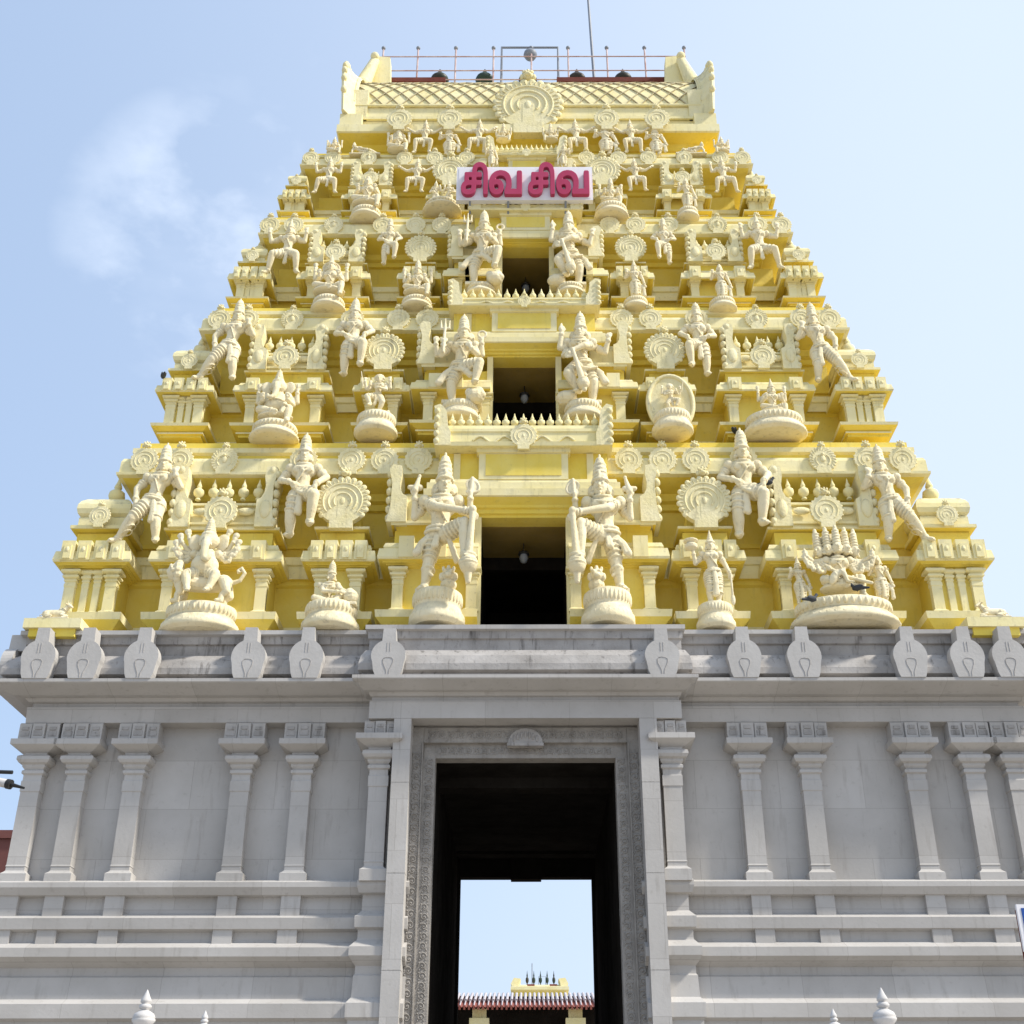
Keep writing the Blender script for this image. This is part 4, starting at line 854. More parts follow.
def upper_prof(o=0.0):
    return [(o, bp[-1][1] - .01), (o, zcap - .02), (.34 + o, zcap, 'granite'), (.36 + o, zf, 'granite'), (.28 + o, zf + .02), (.28 + o, zf + .10), (.36 + o, zf + .12), (.42 + o, zf + .18), (.60 + o, zk - .14), (1.02 + o, zk - .02), (1.05 + o, zk), (1.05 + o, zk1), (.70 + o, zk1 + .02, 'granite_worn'), (.72 + o, zk1 + .12, 'granite_worn'), (.86 + o, zk1 + .16, 'granite_worn'),
            (.86 + o, zk1 + .30, 'granite_worn'), (.78 + o, zk1 + .50, 'granite_worn'), (.62 + o, zk1 + .66, 'granite_worn'), (.50 + o, zk1 + .70, 'granite_worn'), (.50 + o, ztop - .30, 'granite_worn'), (.56 + o, ztop - .28, 'granite_worn'), (.58 + o, ztop - .12, 'granite_worn'), (.68 + o, ztop - .10, 'granite'), (.68 + o, ztop - .005, 'granite'), (.2 + o, ztop, 'granite')]
DJ = 2.30
for q in (-1, 1):
    x0, x1 = sorted((q * DJ, q * HW)); en = (0, 1) if q > 0 else (1, 0)
    g.ring(x0, x1, Yw, BACK - Yw, bp, ends=en)
    g.ring(x0, x1, Yw, BACK - Yw, upper_prof(), ends=en)
# projecting centre: entablature over the gate
XC = 3.25
ce = upper_prof(.0)
zc1 = zz(718, -.30); JY = .45
cp = [(0, zc1)] + [(a_ - .34 , z_, *r_) for a_, z_, *r_ in ce[3:]]
g.ring(-XC + .0, XC - .0, Yw - .80, Yw + 2, [(0, zc1, 'granite'), (0, zf - .02, 'granite')] + [((a_ - .36) * .78, z_ - .03, *r_) for a_, z_, *r_ in ce[4:]], ends=(.6, .6))
go = g.build('stone_base', tower); tag(go, 'grey painted granite base storey with deep cornice and mouldings')
# dwarf pilasters in the base mouldings and pilasters above
PX = [140, 195, 280, 338, 456, 512]
PXL = [220, 288, 388, 448, 505]       # measured from the axis on the wall, left and right
hp = zz(740, .2) - bp[-1][1]
pm = pilaster_mesh(.38, hp, .26, m='granite', grey=True)
b = MB('granite')
b.box(-.42, .42, -.33, .05, hp - .01, zcap - bp[-1][1] - .005)
HB = zcap - bp[-1][1] - hp
for k in range(3):
    d = -.36 if k != 1 else -.40; b.box(-.42 + k * .29, -.16 + k * .29, d, -.1, hp + .02, hp + HB - .03); b.box(-.38 + k * .29, -.20 + k * .29, d - .012, -.1, hp + .08, hp + HB * .5, 'granite_worn'); b.box(-.36 + k * .29, -.22 + k * .29, d - .02, -.1, hp + HB * .56, hp + HB - .1, 'granite_worn')
blk = b.mesh('capital_block')
def xcol(d): return hx(d, 740, .2)
cols = [-xcol(487), -xcol(444), -xcol(387), -xcol(281), -xcol(221), xcol(222), xcol(282), xcol(386), xcol(444), xcol(486)]
dw = MB('granite'); 
db = MB('granite')
for x in cols:
    o = put(pm, 'pilaster', tower, (x, Yw, bp[-1][1])); put(blk, 'capital_block', o, (0, 0, 0))
d1 = MB('granite'); d1.box(-.19, .19, -.30, 0, bp[19][1] - .10, bp[20][1] + .1); D1 = d1.mesh('dwarf_pilaster')
d2 = MB('granite'); d2.box(-.19, .19, -.40, 0, bp[14][1] - .10, bp[15][1] + .1); D2 = d2.mesh('dwarf_pilaster')
for x in cols: put(D1, 'dwarf_pilaster', tower, (x, Yw, 0)); put(D2, 'dwarf_pilaster', tower, (x, Yw, 0))
# gate side pilasters (engaged in stepped mouldings)
for q in (-1, 1):
    b = MB('granite'); x0, x1 = sorted((q * 2.74, q * 3.14))
    Yg = Yw - .36
    b.ring(x0, x1, Yg, Yw + .3, [(o_ * .62, z_) for o_, z_ in base_prof(0)][:-1] + [(.02, bp[-1][1])], ends=(.6, .6)); b.build('gate_pier_base', tower)
    o = put(pm, 'pilaster', tower, (q * 3.0, Yg, bp[-1][1])); put(blk, 'capital_block', o, (0, 0, 0), (.8, .95, (zc1 - .01 - bp[-1][1]) / (zcap - .005 - bp[-1][1])))
# gate jambs
zd = zz(758, .29)
for q in (-1, 1):
    b = MB('granite'); x0, x1 = sorted((q * 2.36, q * 2.72)); b.box(x0, x1, -.295, Yw + .5, -.1, zc1 - .004)
    for zq in [1.5, 3.2, 4.9, 6.7, 8.5]: b.box(x0 - .003, x1 + .003, -.298, 0, zq, zq + .008, 'carved')
    b.build('jamb_pillar', tower)
# carved inner jambs and lintel
def curls(b, x, y, z0, z1, w, horizontal=False):
    n = int((z1 - z0) / (w * .95)); st_ = (z1 - z0) / n
    for i in range(n):
        c = z0 + (i + .5) * st_; q = 1 if i % 2 else -1; pts = []
        for k in range(15):
            a = k / 14 * 2.4 * pi; r = w * .40 * (1 - k / 18); u = r * cos(a) * q; v = r * sin(a)
            pts.append((c + v, y, x + u) if horizontal else (x + u, y, c + v))
        b.tube(pts, w * .07, 5, 'carved'); cc = (c, y, x) if horizontal else (x, y, c); b.ell(cc, (w * .1,) * 3, 'carved', n=6, k=4)
        for a in (0.8, 2.4, 4.0, 5.5):
            u = w * .46 * cos(a); v = w * .46 * sin(a); cc = (c + v, y, x + u) if horizontal else (x + u, y, c + v); b.ell(cc, (w * .09, w * .06, w * .09), 'carved', n=6, k=4)
for q in (-1, 1):
    b = MB('carved')
    x0, x1 = sorted((q * 2.13, q * 2.38)); b.box(x0, x1, JY - .28, JY + .5, -.1, zd + .62)
    x0, x1 = sorted((q * 1.88, q * 2.13)); b.box(x0, x1, JY - .16, JY + .2, -.1, zd + .001)
    curls(b, q * 2.255, JY - .285, .2, zd + .1, .22); curls(b, q * 2.0, JY - .165, .2, zd, .19)
    for xx_ in (2.135, 2.355): b.box(*sorted((q * xx_, q * (xx_ + .02))), JY - .31, JY - .2, 0, zd + .3)
    b.build('carved_jamb', tower)
b = MB('carved'); b.box(-2.125, 2.125, JY - .27, JY + .2, zd + .30, zd + .62); b.box(-2.125, 2.125, JY - .15, JY + .2, zd, zd + .30)
curls(b, zd + .46, JY - .275, -2.05, 2.05, .20, True); curls(b, zd + .15, JY - .155, -1.8, 1.8, .18, True)
b.box(-2.36, 2.36, JY - .2, JY + .5, zd + .62, zc1 + .1)
pl_ = [(.36 * cos(pi * i / 12), zd + .26 + .32 * sin(pi * i / 12)) for i in range(13)]; b.ext(pl_[::-1], JY - .36, JY - .2, 'granite_worn'); b.box(-.38, .38, JY - .38, JY - .2, zd + .2, zd + .262, 'granite_worn')
for i in range(7): b.ell((-.24 + .08 * i, JY - .36, zd + .36 + .08 * sin(pi * i / 6)), (.03, .03, .08), 'granite_worn', n=6, k=5)
b.build('carved_lintel', tower)
# passage lining
b = MB('interior_shade')
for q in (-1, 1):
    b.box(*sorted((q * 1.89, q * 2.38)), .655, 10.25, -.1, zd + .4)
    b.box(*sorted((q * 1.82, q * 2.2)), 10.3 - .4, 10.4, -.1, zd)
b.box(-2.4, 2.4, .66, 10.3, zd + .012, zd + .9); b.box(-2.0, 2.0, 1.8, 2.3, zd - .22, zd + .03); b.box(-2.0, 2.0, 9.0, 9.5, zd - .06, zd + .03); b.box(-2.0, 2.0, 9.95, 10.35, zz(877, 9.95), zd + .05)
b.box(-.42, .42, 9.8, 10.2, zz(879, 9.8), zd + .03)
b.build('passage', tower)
# roundels on the cornice
b = MB('roundel')
pl_ = [(-.26, 0), (.26, 0), (.30, .10)] + [(.36 * cos(a) , .44 + .35 * sin(a)) for a in [radians(-22 + 224 * i / 20) for i in range(21)]] + [(-.30, .10)]
b.ext(pl_[::-1][::-1], -.10, .14)
b.ext([(-.15, .72), (.15, .72), (.13, 1.06), (-.13, 1.06)], -.06, .30)
for q in (-1, 1):
    b.tube([(q * .025, -.102, .02), (q * .03, -.102, .10), (q * .10, -.102, .26), (q * .11, -.102, .34), (q * .07, -.102, .38), (0, -.102, .39)], .007, 5, 'granite_worn')
for x in (-.03, .03): b.tube([(x, -.102, .52), (x, -.102, .72)], .006, 5, 'granite_worn')
RD = b.mesh('roundel')
for d in (-487, -441, -384, -277, -219, -137, 137, 219, 279, 385, 442, 484):
    y = -.47 if abs(d) > 140 else -.72
    o = put(RD, 'roundel', tower, (hx(d, 665, y), y, zk1 - (.03 if abs(d) < 140 else 0))); o.scale = (1, 1, (zz(628, y) - zk1) / 1.06)
    if abs(d) > 480: pass
for q in (-1, 1): o = put(RD, 'roundel', tower, (q * (HW + .86), .1, zk1)); o.rotation_euler[2] = -q * -pi / 2; o.scale = (1, 1, (ztop - zk1) / 1.1)

for o in tower.children:
    if 'placed' not in o: o.location.x -= .04; o['placed'] = 1
for o in tower.children: del o['placed']
# ------------------------------------------------------------------ statues
def pedestal(R, h, sx=1.0, tiers=2):
    b = MB('ivory')
    b.lathe(0, 0, [(R * .86, -h * .55), (R * 1.0, -h * .47), (R * 1.04, -h * .42), (R * 1.0, -h * .26), (R * .90, -h * .05), (R * .84, -h * .01), (R * .85, .03 * h), (R * .91, .20 * h), (R * .91, .40 * h), (R * .84, .45 * h)], 28, sx=sx)
    n = int(34 * (sx ** .5))
    for i in range(n):
        a = 2 * pi * i / n
        b.ell((R * .875 * sx * cos(a), R * .875 * sin(a), .24 * h), (R * 2.4 / n * sx ** .5, R * .07, .17 * h), n=7, k=5)
        b.ell((R * .96 * sx * cos(a + .1), R * .96 * sin(a + .1), -.30 * h), (R * 2.6 / n * sx ** .5, R * .05, .10 * h), n=7, k=5)
    return b.mesh('pedestal')
def statue(fig, x, yb, yt, Y, label, cat='statue', name='statue', group=None, mirror=False, ped=None, rz=0, wide=1.0):
    """x, yb, yt: measured axis offset and the rows of feet and crown on the plane Y; ped = (half width, rows of height)"""
    me, h = FIG[fig]; z0 = zz(yb, Y); z1 = zz(yt, Y); k = (z1 - z0) / h
    xw = hx(x - CX, (yb + yt) / 2, Y) if True else 0
    base = z0
    if ped:
        hw, ptop, pbot = ped; ph = zz(ptop, Y) - zz(pbot, Y); base = zz(pbot, Y)
    o = empty(name, (xw, Y, base), label, cat, group)
    o.rotation_euler[2] = rz
    f = put(me, 'figure', o, (0, 0, z0 - base), (k * wide * (-1 if mirror else 1), k, k))
    if ped:
        R = min(hx(hw, ptop, Y), .62 if hw < 40 else .8); sx = hx(hw, ptop, Y) / R
        pmh = pedestal(R, ph, sx); put(pmh, 'pedestal', o, (0, 0.05, ph * .55))
    return o
G1 = 'upper figures between the roofs'; G2 = 'deity figures in front of the pavilions'
Y1 = .05
GZ = ('guardian statue', 'guardian_statue', 'pairs of door guardians')
# lowest tier
statue('guardian_figure', 440, 596, 456, Y1 - .15, 'large four-armed guardian resting on a mace, left of the lowest doorway', *GZ, ped=(27, 594, 628), wide=.9)
statue('guardian_figure', 605, 596, 458, Y1 - .15, 'large four-armed guardian resting on a mace, right of the lowest doorway', *GZ, mirror=True, ped=(26, 594, 628), wide=.9)
statue('elephant_headed_lion_rider_figure', 207, 609, 521, Y1, 'many-armed elephant-headed deity riding a lion on the lowest tier', 'deity statue', 'deity_statue', G2, ped=(38, 608, 634))
statue('sage_with_drum_figure', 333, 609, 561, Y1, 'small crowned devotee leaning to a drum, lowest tier left', 'deity statue', 'deity_statue', G2, ped=(28, 606, 633))
statue('goddess_with_dish_figure', 712, 607, 532, Y1, 'slim goddess holding up a dish, lowest tier right', 'deity statue', 'deity_statue', G2, ped=(19, 606, 631))
statue('five_headed_figure', 838, 606, 528, Y1, 'five-headed many-armed seated deity on a wide lotus base', 'deity statue', 'deity_statue', G2, ped=(53, 606, 630))
statue('standing_goddess_figure', 799, 606, 557, Y1 + .05, 'small attendant standing left of the five-headed deity', 'attendant statue', 'attendant_statue', 'attendants beside the five-headed deity')
statue('standing_hero_figure', 880, 606, 557, Y1 + .05, 'small attendant standing right of the five-headed deity', 'attendant statue', 'attendant_statue', 'attendants beside the five-headed deity')
def bull_slab(x, q, label):
    o = statue('bull_figure', x, 620, 601, -.15, label, 'bull statue', 'bull_statue', 'bulls at the tower corners', mirror=q > 0)
    b = MB('cream'); b.box(-.62, .62, -.15, .75, -.22, -.0, 'cream'); b.box(-.50, .50, -.08, .7, -.40, -.22, 'yellow'); b.build('slab', o)
bull_slab(57, -1, 'small recumbent bull on the left corner of the grey ledge'); bull_slab(991, 1, 'small recumbent bull on the right corner of the grey ledge')
def ups(fig, x, yb, yt, Y, lab, mirror=False): return statue(fig, x, yb, yt, Y, lab, 'attendant statue', 'attendant_statue', G1, mirror)
ups('attendant_leaning_figure', 155, 545, 444, .45, 'tall-crowned figure thrusting a leg out, lowest tier far left')
ups('attendant_raised_knee_figure', 303, 540, 434, .50, 'crowned figure with raised knee beside large disc, lowest tier left', True)
ups('attendant_raised_knee_figure', 744, 541, 430, .50, 'crowned figure with raised knee beside large disc, lowest tier right', True)
ups('attendant_leaning_figure', 889, 545, 446, .45, 'tall-crowned figure thrusting a leg out, lowest tier far right', True)
# second tier
Y2 = .95
statue('trident_guardian_figure', 461, 408, 317, Y2, 'guardian holding a trident, left of the middle doorway', *GZ, ped=(20, 406, 422))
statue('mace_guardian_figure', 582, 408, 315, Y2, 'guardian with raised arm and slanting mace, right of the middle doorway', *GZ, ped=(20, 406, 422))
statue('elephant_headed_figure', 278, 430, 371, Y2, 'elephant-headed deity seated on second tier, left side', 'deity statue', 'deity_statue', G2, ped=(24, 427, 441))
statue('one_leg_dancer_figure', 378, 418, 373, Y2, 'dancer with a spear on one leg, second tier left', 'deity statue', 'deity_statue', G2, ped=(21, 417, 436))
o = statue('one_leg_dancer_figure', 671, 416, 383, Y2 - .02, 'small dancer in front of a tall oval plaque, second tier right', 'deity statue', 'deity_statue', G2, mirror=True, ped=(20, 415, 434))
b = MB('disc'); b.ext([(.56 * cos(2 * pi * i / 28), .95 + .82 * sin(2 * pi * i / 28)) for i in range(28)], .10, .25)
b.tube([(.56 * cos(2 * pi * i / 28), .10, .95 + .82 * sin(2 * pi * i / 28)) for i in range(28)], .06, 6, closed=True); b.build('oval_plaque', o)
statue('seated_goddess_figure', 772, 422, 380, Y2, 'four-armed deity seated on a wide plinth, second tier right', 'deity statue', 'deity_statue', G2, ped=(31, 419, 437))
ups('attendant_leaning_figure', 231, 382, 300, 1.25, 'leaning crowned figure by the second-tier corner, left')
ups('attendant_raised_knee_figure', 354, 378, 299, 1.3, 'figure with raised knee beside disc, second tier left', True)
ups('attendant_raised_knee_figure', 698, 378, 304, 1.3, 'figure with raised knee beside disc, second tier right')
ups('attendant_leaning_figure', 820, 385, 304, 1.25, 'leaning crowned figure by the second-tier corner, right', True)
# third tier
Y3 = 1.7
statue('trident_guardian_figure', 482, 289, 213, Y3, 'guardian with trident, left of the top open doorway', *GZ, ped=(15, 288, 297))
statue('mace_guardian_figure', 570, 289, 214, Y3, 'guardian with club, right of the top open doorway', *GZ, ped=(15, 288, 297))
statue('haloed_deity_figure', 331, 303, 256, Y3, 'seated deity with halo, third tier left', 'deity statue', 'deity_statue', G2, ped=(17, 301, 311))
statue('seated_deity_figure', 418, 302, 261, Y3, 'four-armed seated deity with tall crown, third tier left of doorway', 'deity statue', 'deity_statue', G2, ped=(16, 301, 310))
statue('standing_goddess_figure', 635, 302, 261, Y3, 'standing goddess on small base, third tier right of doorway', 'deity statue', 'deity_statue', G2, ped=(13, 301, 310))
statue('standing_hero_figure', 721, 303, 266, Y3, 'standing hero with hair bun, third tier far right', 'deity statue', 'deity_statue', G2, ped=(14, 302, 311))
ups('dancer_raised_arms_figure', 288, 276, 221, 2.0, 'figure with both arms raised by the third-tier corner, left')
ups('attendant_raised_knee_figure', 390, 266, 219, 2.0, 'figure with raised knee on third tier, left', True)
ups('attendant_raised_knee_figure', 664, 266, 219, 2.0, 'figure with raised knee on third tier, right')
ups('dancer_raised_arms_figure', 760, 272, 217, 2.0, 'figure with both arms raised by the third-tier corner, right', True)
# fourth tier
Y4 = 2.35
statue('seated_sage_figure', 368, 214, 178, Y4, 'seated figure with hair bun, fourth tier left', 'deity statue', 'deity_statue', G2, ped=(16, 212, 221))
statue('standing_pair_figure', 443, 206, 181, Y4, 'two small figures standing together, left of the pink-lettered sign', 'paired statue', 'paired_statue', G2, ped=(19, 206, 213))
statue('seated_deity_figure', 611, 211, 179, Y4, 'crowned four-armed seated deity, right of the pink-lettered sign', 'deity statue', 'deity_statue', G2, ped=(17, 209, 219))
statue('standing_hero_figure', 687, 212, 180, Y4, 'slim standing figure, fourth tier right', 'deity statue', 'deity_statue', G2, ped=(11, 211, 219))
ups('dancer_raised_arms_figure', 329, 195, 158, 2.6, 'figure with raised arms by the fourth-tier corner, left')
ups('dancer_figure', 417, 194, 159, 2.6, 'striding dancer with outstretched arms, fourth tier left')
ups('dancer_figure', 636, 193, 159, 2.6, 'striding dancer with outstretched arms, fourth tier right', True)
ups('dancer_raised_arms_figure', 724, 195, 158, 2.6, 'figure with raised arms by the fourth-tier corner, right', True)
# row under the vault
G5 = 'figures in the row under the barrel roof'; Y5s = 2.95
def row(fig, x, yb, yt, lab, mirror=False, wide=1.0): return statue(fig, x, yb, yt, Y5s, lab, 'relief statue', 'roofline_statue', G5, mirror, None, 0, wide)
row('seated_goddess_figure', 335, 157, 137, 'seated figure at the left end of the row under the roof')
row('reclining_figure', 363, 156, 143, 'reclining figure at the left end under the roof eave')
row('haloed_deity_figure', 399, 157, 128, 'seated deity under the outer left eave medallion')
row('dancer_figure', 425, 155, 121, 'dancer between the two left eave medallions')
row('standing_goddess_figure', 450, 156, 127, 'standing figure under the inner left eave medallion', wide=1.4)
row('dancer_figure', 479, 155, 120, 'dancer left of the great horseshoe medallion')
row('seated_deity_figure', 504, 145, 124, 'small seated figure at the left foot of the great medallion')
row('seated_deity_figure', 551, 145, 124, 'small seated figure at the right foot of the great medallion', True)
row('dancer_figure', 577, 155, 120, 'dancer right of the great horseshoe medallion', True)
row('standing_hero_figure', 606, 156, 127, 'standing figure under the inner right eave medallion', wide=1.4)
row('dancer_figure', 632, 155, 121, 'dancer between the two right eave medallions', True)
row('standing_goddess_figure', 656, 156, 127, 'standing figure under the outer right eave medallion', wide=1.4)
row('reclining_figure', 694, 156, 143, 'reclining figure at the right end under the roof eave', True)
row('seated_goddess_figure', 722, 157, 137, 'seated figure at the right end of the row under the roof', True)
def dup_pair(x, lab, m=False): return statue('standing_goddess_figure', x, 168, 144, 2.25, lab, 'attendant statue', 'attendant_statue', 'small attendants flanking the top parapet', m)
dup_pair(492, 'small attendant at the left end of the parapet above the sign'); dup_pair(564, 'small attendant at the right end of the parapet above the sign', True)

# ------------------------------------------------------------------ sign
Ys = 1.55; sx0 = hx(457 - CX, 183, Ys); sx1 = hx(593 - CX, 183, Ys); sz0 = zz(200, Ys); sz1 = zz(167, Ys)
sg = empty('temple_sign', ((sx0 + sx1) / 2, Ys, sz0), 'long white signboard with raised pink Tamil letters', 'sign')
W = sx1 - sx0; H = sz1 - sz0
b = MB('signwhite'); b.ring(-W / 2, W / 2, 0, .16, [(0, 0), (0, H)]); b.ring(-W / 2 + .06, W / 2 - .06, -.012, .1, [(0, .06), (0, H - .06)]); b.build('board', sg)
b = MB('grey_metal')
for x in (-W * .12, W * .30, -W * .4): b.tube([(x, .12, .1), (x, 1.3, -.1)], .03, 6); b.tube([(x, .05, .02), (x, .3, -.25)], .03, 6)
b.build('bracket', sg)
def glyph(s_, w, h, name, x, z):
    mb = MB('pink')
    for dx, dz in [(0, 0)] + [(k * cos(a_), k * sin(a_)) for k in (.02, .038) for a_ in [2 * pi * i / 10 for i in range(10)]]:
        c = bpy.data.curves.new('t', 'FONT'); c.body = s_; c.size = 1; c.extrude = .05; c.resolution_u = 6
        o = bpy.data.objects.new('t', c); COL.objects.link(o); dg = bpy.context.evaluated_depsgraph_get()
        me = bpy.data.meshes.new_from_object(o.evaluated_get(dg)); 
        mb.add([(v.co.x + dx, -v.co.z, v.co.y + dz) for v in me.vertices], [tuple(p.vertices) for p in me.polygons])
        bpy.data.objects.remove(o); bpy.data.curves.remove(c); bpy.data.meshes.remove(me)
    # weld the copies into closed solids first
    tmp = mb.mesh('tmp'); bm = bmesh.new(); bm.from_mesh(tmp); bmesh.ops.remove_doubles(bm, verts=bm.verts, dist=1e-5); bm.to_mesh(tmp); bm.free()
    mb2 = MB('pink'); mb2.add([v.co[:] for v in tmp.vertices], [tuple(p.vertices) for p in tmp.polygons]); bpy.data.meshes.remove(tmp)
    me = remeshed(mb2, name, .012, ['pink'], 1, .3)
    xs = [v.co.x for v in me.vertices]; zs_ = [v.co.z for v in me.vertices]; a0, a1, b0, b1 = min(xs), max(xs), min(zs_), max(zs_)
    ys_ = [v.co.y for v in me.vertices]; ym = max(ys_)
    for v in me.vertices:
        v.co.x = (v.co.x - a0) / (a1 - a0) * w; v.co.z = (v.co.z - b0) / (b1 - b0) * h; v.co.y = (v.co.y - ym) * 1.4
    me.polygons.foreach_set('use_smooth', [False] * len(me.polygons))
    return put(me, name, sg, (x, -.004, z))
u = W / 925.0; v0 = .10 * H
L1 = glyph('சி', 182 * u, .99 * H, 'letter', (82 - 50) * u - W / 2, .06 * H)
L2 = glyph('வ', 226 * u, .74 * H, 'letter', (270 - 50) * u - W / 2, .06 * H)
for src, x in ((L1, 535), (L2, 725)):
    o = src.copy(); COL.objects.link(o); o.parent = sg; o.location.x = (x - 50) * u - W / 2

# ------------------------------------------------------------------ things on the roof
Yr_ = 5.6; zr0 = zz(82, Yr_)
rl = empty('roof_railing', (0, Yr_, zr0), 'pale rusty pipe railing along the tower top', 'railing')
def RX(px, Y=Yr_, py=65): return hx(px - CX, py, Y)
b = MB('rail')
post = MB('rail'); ph = zz(48, Yr_) - zr0; post.tube([(0, 0, 0), (0, 0, ph)], .03, 8); post.ell((0, 0, ph), .075, 'grey_metal'); PM = post.mesh('post')
for px in (383, 418, 456, 494, 532, 569, 608, 646, 686): put(PM, 'post', rl, (RX(px), 0, 0))
for py in (57, 71, 80): 
    b = MB('rail'); b.tube([(RX(382), -.02, zz(py, Yr_) - zr0), (RX(687), -.02, zz(py, Yr_) - zr0)], .022, 8); b.build('rail', rl)
b = MB('brown')
for a_, c_ in ((375, 447), (557, 689)): b.box(RX(a_), RX(c_), -.15, .25, -.12, .07)
b.build('toe_board', rl)
fr = empty('pipe_frame', (0, Yr_ + .2, zr0), 'grey pipe frame with a lamp standing behind the roof railing', 'frame')
b = MB('grey_metal'); zt_ = zz(43, Yr_) - zr0
b.tube([(RX(502), 0, 0), (RX(502), 0, zt_), (RX(559), 0, zt_), (RX(559), 0, 0)], .045, 8); b.build('pipe', fr)
b = MB('grey_metal'); b.tube([(RX(531), -.05, zt_), (RX(531), -.05, zt_ - .25)], .03); b.lathe(RX(531), -.05, [(.05, zt_ - .25), (.22, zt_ - .33), (.24, zt_ - .42), (.18, zt_ - .55), (.05, zt_ - .62)], 14); b.build('lamp', fr)
b = MB('grey_metal'); b.tube([(0, 0, 0), (-.18, 0, 6.4)], [.06, .04], 8); tag(b.build('lightning_mast', None, (RX(597), 6.4, zr0 - .1)), 'thin grey mast rising from the tower roof', 'mast')

# ------------------------------------------------------------------ pigeons
b = MB('pigeon'); b.ell((0, 0, .10), (.14, .07, .075)); b.cap((.09, 0, .14), (.14, 0, .21), .045, .035); b.ell((.15, 0, .23), .038); b.cap((.18, 0, .225), (.215, 0, .215), .012, .005)
b.cap((-.10, 0, .08), (-.27, 0, .045), .05, .025)
for q in (-1, 1): b.ell((-.03, q * .055, .11), (.13, .02, .05)); b.cap((.01, q * .03, .04), (.02, q * .03, 0), .008, n=5)
PG = remeshed(b, 'pigeon', .009, ['pigeon'], 1)
for x, y, Y, lab, r in ((735, 434, 1.1, 'dark pigeon on the lion-head finial behind the right raised-knee figure', 1.2), (163, 378, 1.1, 'dark pigeon on the far left edge of the second tier', 2), (812, 603, -.62, 'dark pigeon at the left foot of the five-headed deity', .4),
                        (858, 592, -.42, 'dark pigeon by the knee of the five-headed deity', 2.6), (768, 486, .3, 'dark pigeon on the left horn of the lower right barrel roof', 0), (289, 602, -.3, 'dark pigeon on the ledge left of the drum devotee', 3)):
    if x == 289: continue
    p = put(PG, 'pigeon', None, (hx(x - CX, y, Y), Y, zz(y, Y)), .9, r); tag(p, lab, 'pigeon', 'pigeons perched on the tower')

# ------------------------------------------------------------------ behind the gate
Yg = 42
def GX(px, py=1000, Y=Yg): return hx(px - CX, py, Y)
sh = empty('roofed_hall', (0, Yg, 0), 'low hall with red ribbed sheet roof seen through the gate', 'hall')
ze = zz(1008, Yg); zr = zz(997, Yg + 4); b = MB('tile')
x0, x1 = -5.2, 5.2; n = 44
vs = []; fs = []
for i in range(n * 4 + 1):
    x = x0 + (x1 - x0) * i / (n * 4); o = (.0, .05, .10, .05)[i % 4]; vs += [(x, -.2, ze + o - .0), (x, 1.1, ze + (zr - ze) * .35 + o), (x, 3.8, zr + o)]
for i in range(n * 4): 
    for k in range(2): fs.append((i * 3 + k, i * 3 + 3 + k, i * 3 + 4 + k, i * 3 + 1 + k))
b.add(vs, fs, 'tile'); 
b.add([(p[0], p[1] + .02, p[2] - .08) for p in vs], [f[::-1] for f in fs], 'tile')
b.build('roof', sh)
b = MB('sheet')
for i in range(n): 
    x = x0 + (x1 - x0) * (i + .5) / n; b.box(x - .05, x + .05, -.24, -.16, ze - .10, ze + .10, 'tile'); b.tube([(x, -.15, ze + .06), (x, 1.2, ze + (zr - ze) * .4 + .08)], .04, 5); b.tube([(x, 1.1, ze + (zr - ze) * .4 + .1), (x, 3.8, zr + .14)], .085, 5)
b.build('ridge_sheet', sh)
b = MB('interior_shade'); b.box(x0 + .2, x1 - .2, 3.0, 3.3, 0, zr - .1, 'interior_shade'); b.build('wall', sh)
for x in (-2.45, 2.42): 
    b = MB('cream'); b.box(x - .35, x + .35, .3, .9, 0, ze + .1); b.box(x - .5, x + .5, .15, 1.0, ze - .75, ze - .45); b.build('pillar', sh)
# distant gateway tower
Yd = 150; dg_ = empty('distant_tower', (hx(539 - CX, 985, Yd), Yd, 0), 'small far temple gateway tower with finials behind the red roof', 'temple tower')
def DZ(py): return zz(py, Yd)
b = MB('cream'); wd = hx(25, 985, Yd); zt1 = DZ(988)
for i in range(6):
    k = 5 - i; zA = zt1 * i / 6; zB = zt1 * (i + 1) / 6; w_ = wd + 1.1 * k
    b.ring(-w_, w_, -2 - .5 * k, 6 + .5 * k, [(0, zA, 'wall'), (0, zB - .7, 'wall'), (.5, zB - .5, 'cream'), (.5, zB - .1, 'cream'), (0, zB + .001, 'cream')])
b.build('body', dg_)
b = MB('cream'); hr = DZ(979) - zt1; pl2 = [(-1.6 * cos(pi * i / 10) + 2, zt1 + hr * .55 * sin(pi * i / 10)) for i in range(11)]; b.ext(pl2, -wd + .3, wd - .3, 'cream', 'x')
for q in (-1, 1): b.ext([(q * (wd - .5), zt1), (q * (wd - .6), zt1 + hr * .6), (q * (wd - .8), zt1 + hr * 1.05), (q * (wd + .1), zt1 + hr * 1.15), (q * (wd + .5), zt1 + hr * .5), (q * (wd + .2), zt1)][::q], 0, 4, 'cream')
for x in (-wd * .35, wd * .55): b.box(x - .5, x + .5, .2, .5, zt1 + .1, zt1 + hr * .45, 'tile')
b.build('vault', dg_)
for i in range(5): put(KAL, 'finial', dg_, (-wd * .5 + i * wd * .27, 2, zt1 + hr * .5), (.55, .55, 1.9))
b = MB('grey_metal'); b.tube([(-wd * .3, 2, zt1), (-wd * .3, 2, zt1 + hr * 3.0)], .06); b.tube([(wd * .25, 2, zt1), (wd * .25, 2, zt1 + hr * 1.5), (-.1, 2, zt1 + hr * 1.5), (-.1, 2, zt1)], .04); b.build('mast', dg_)
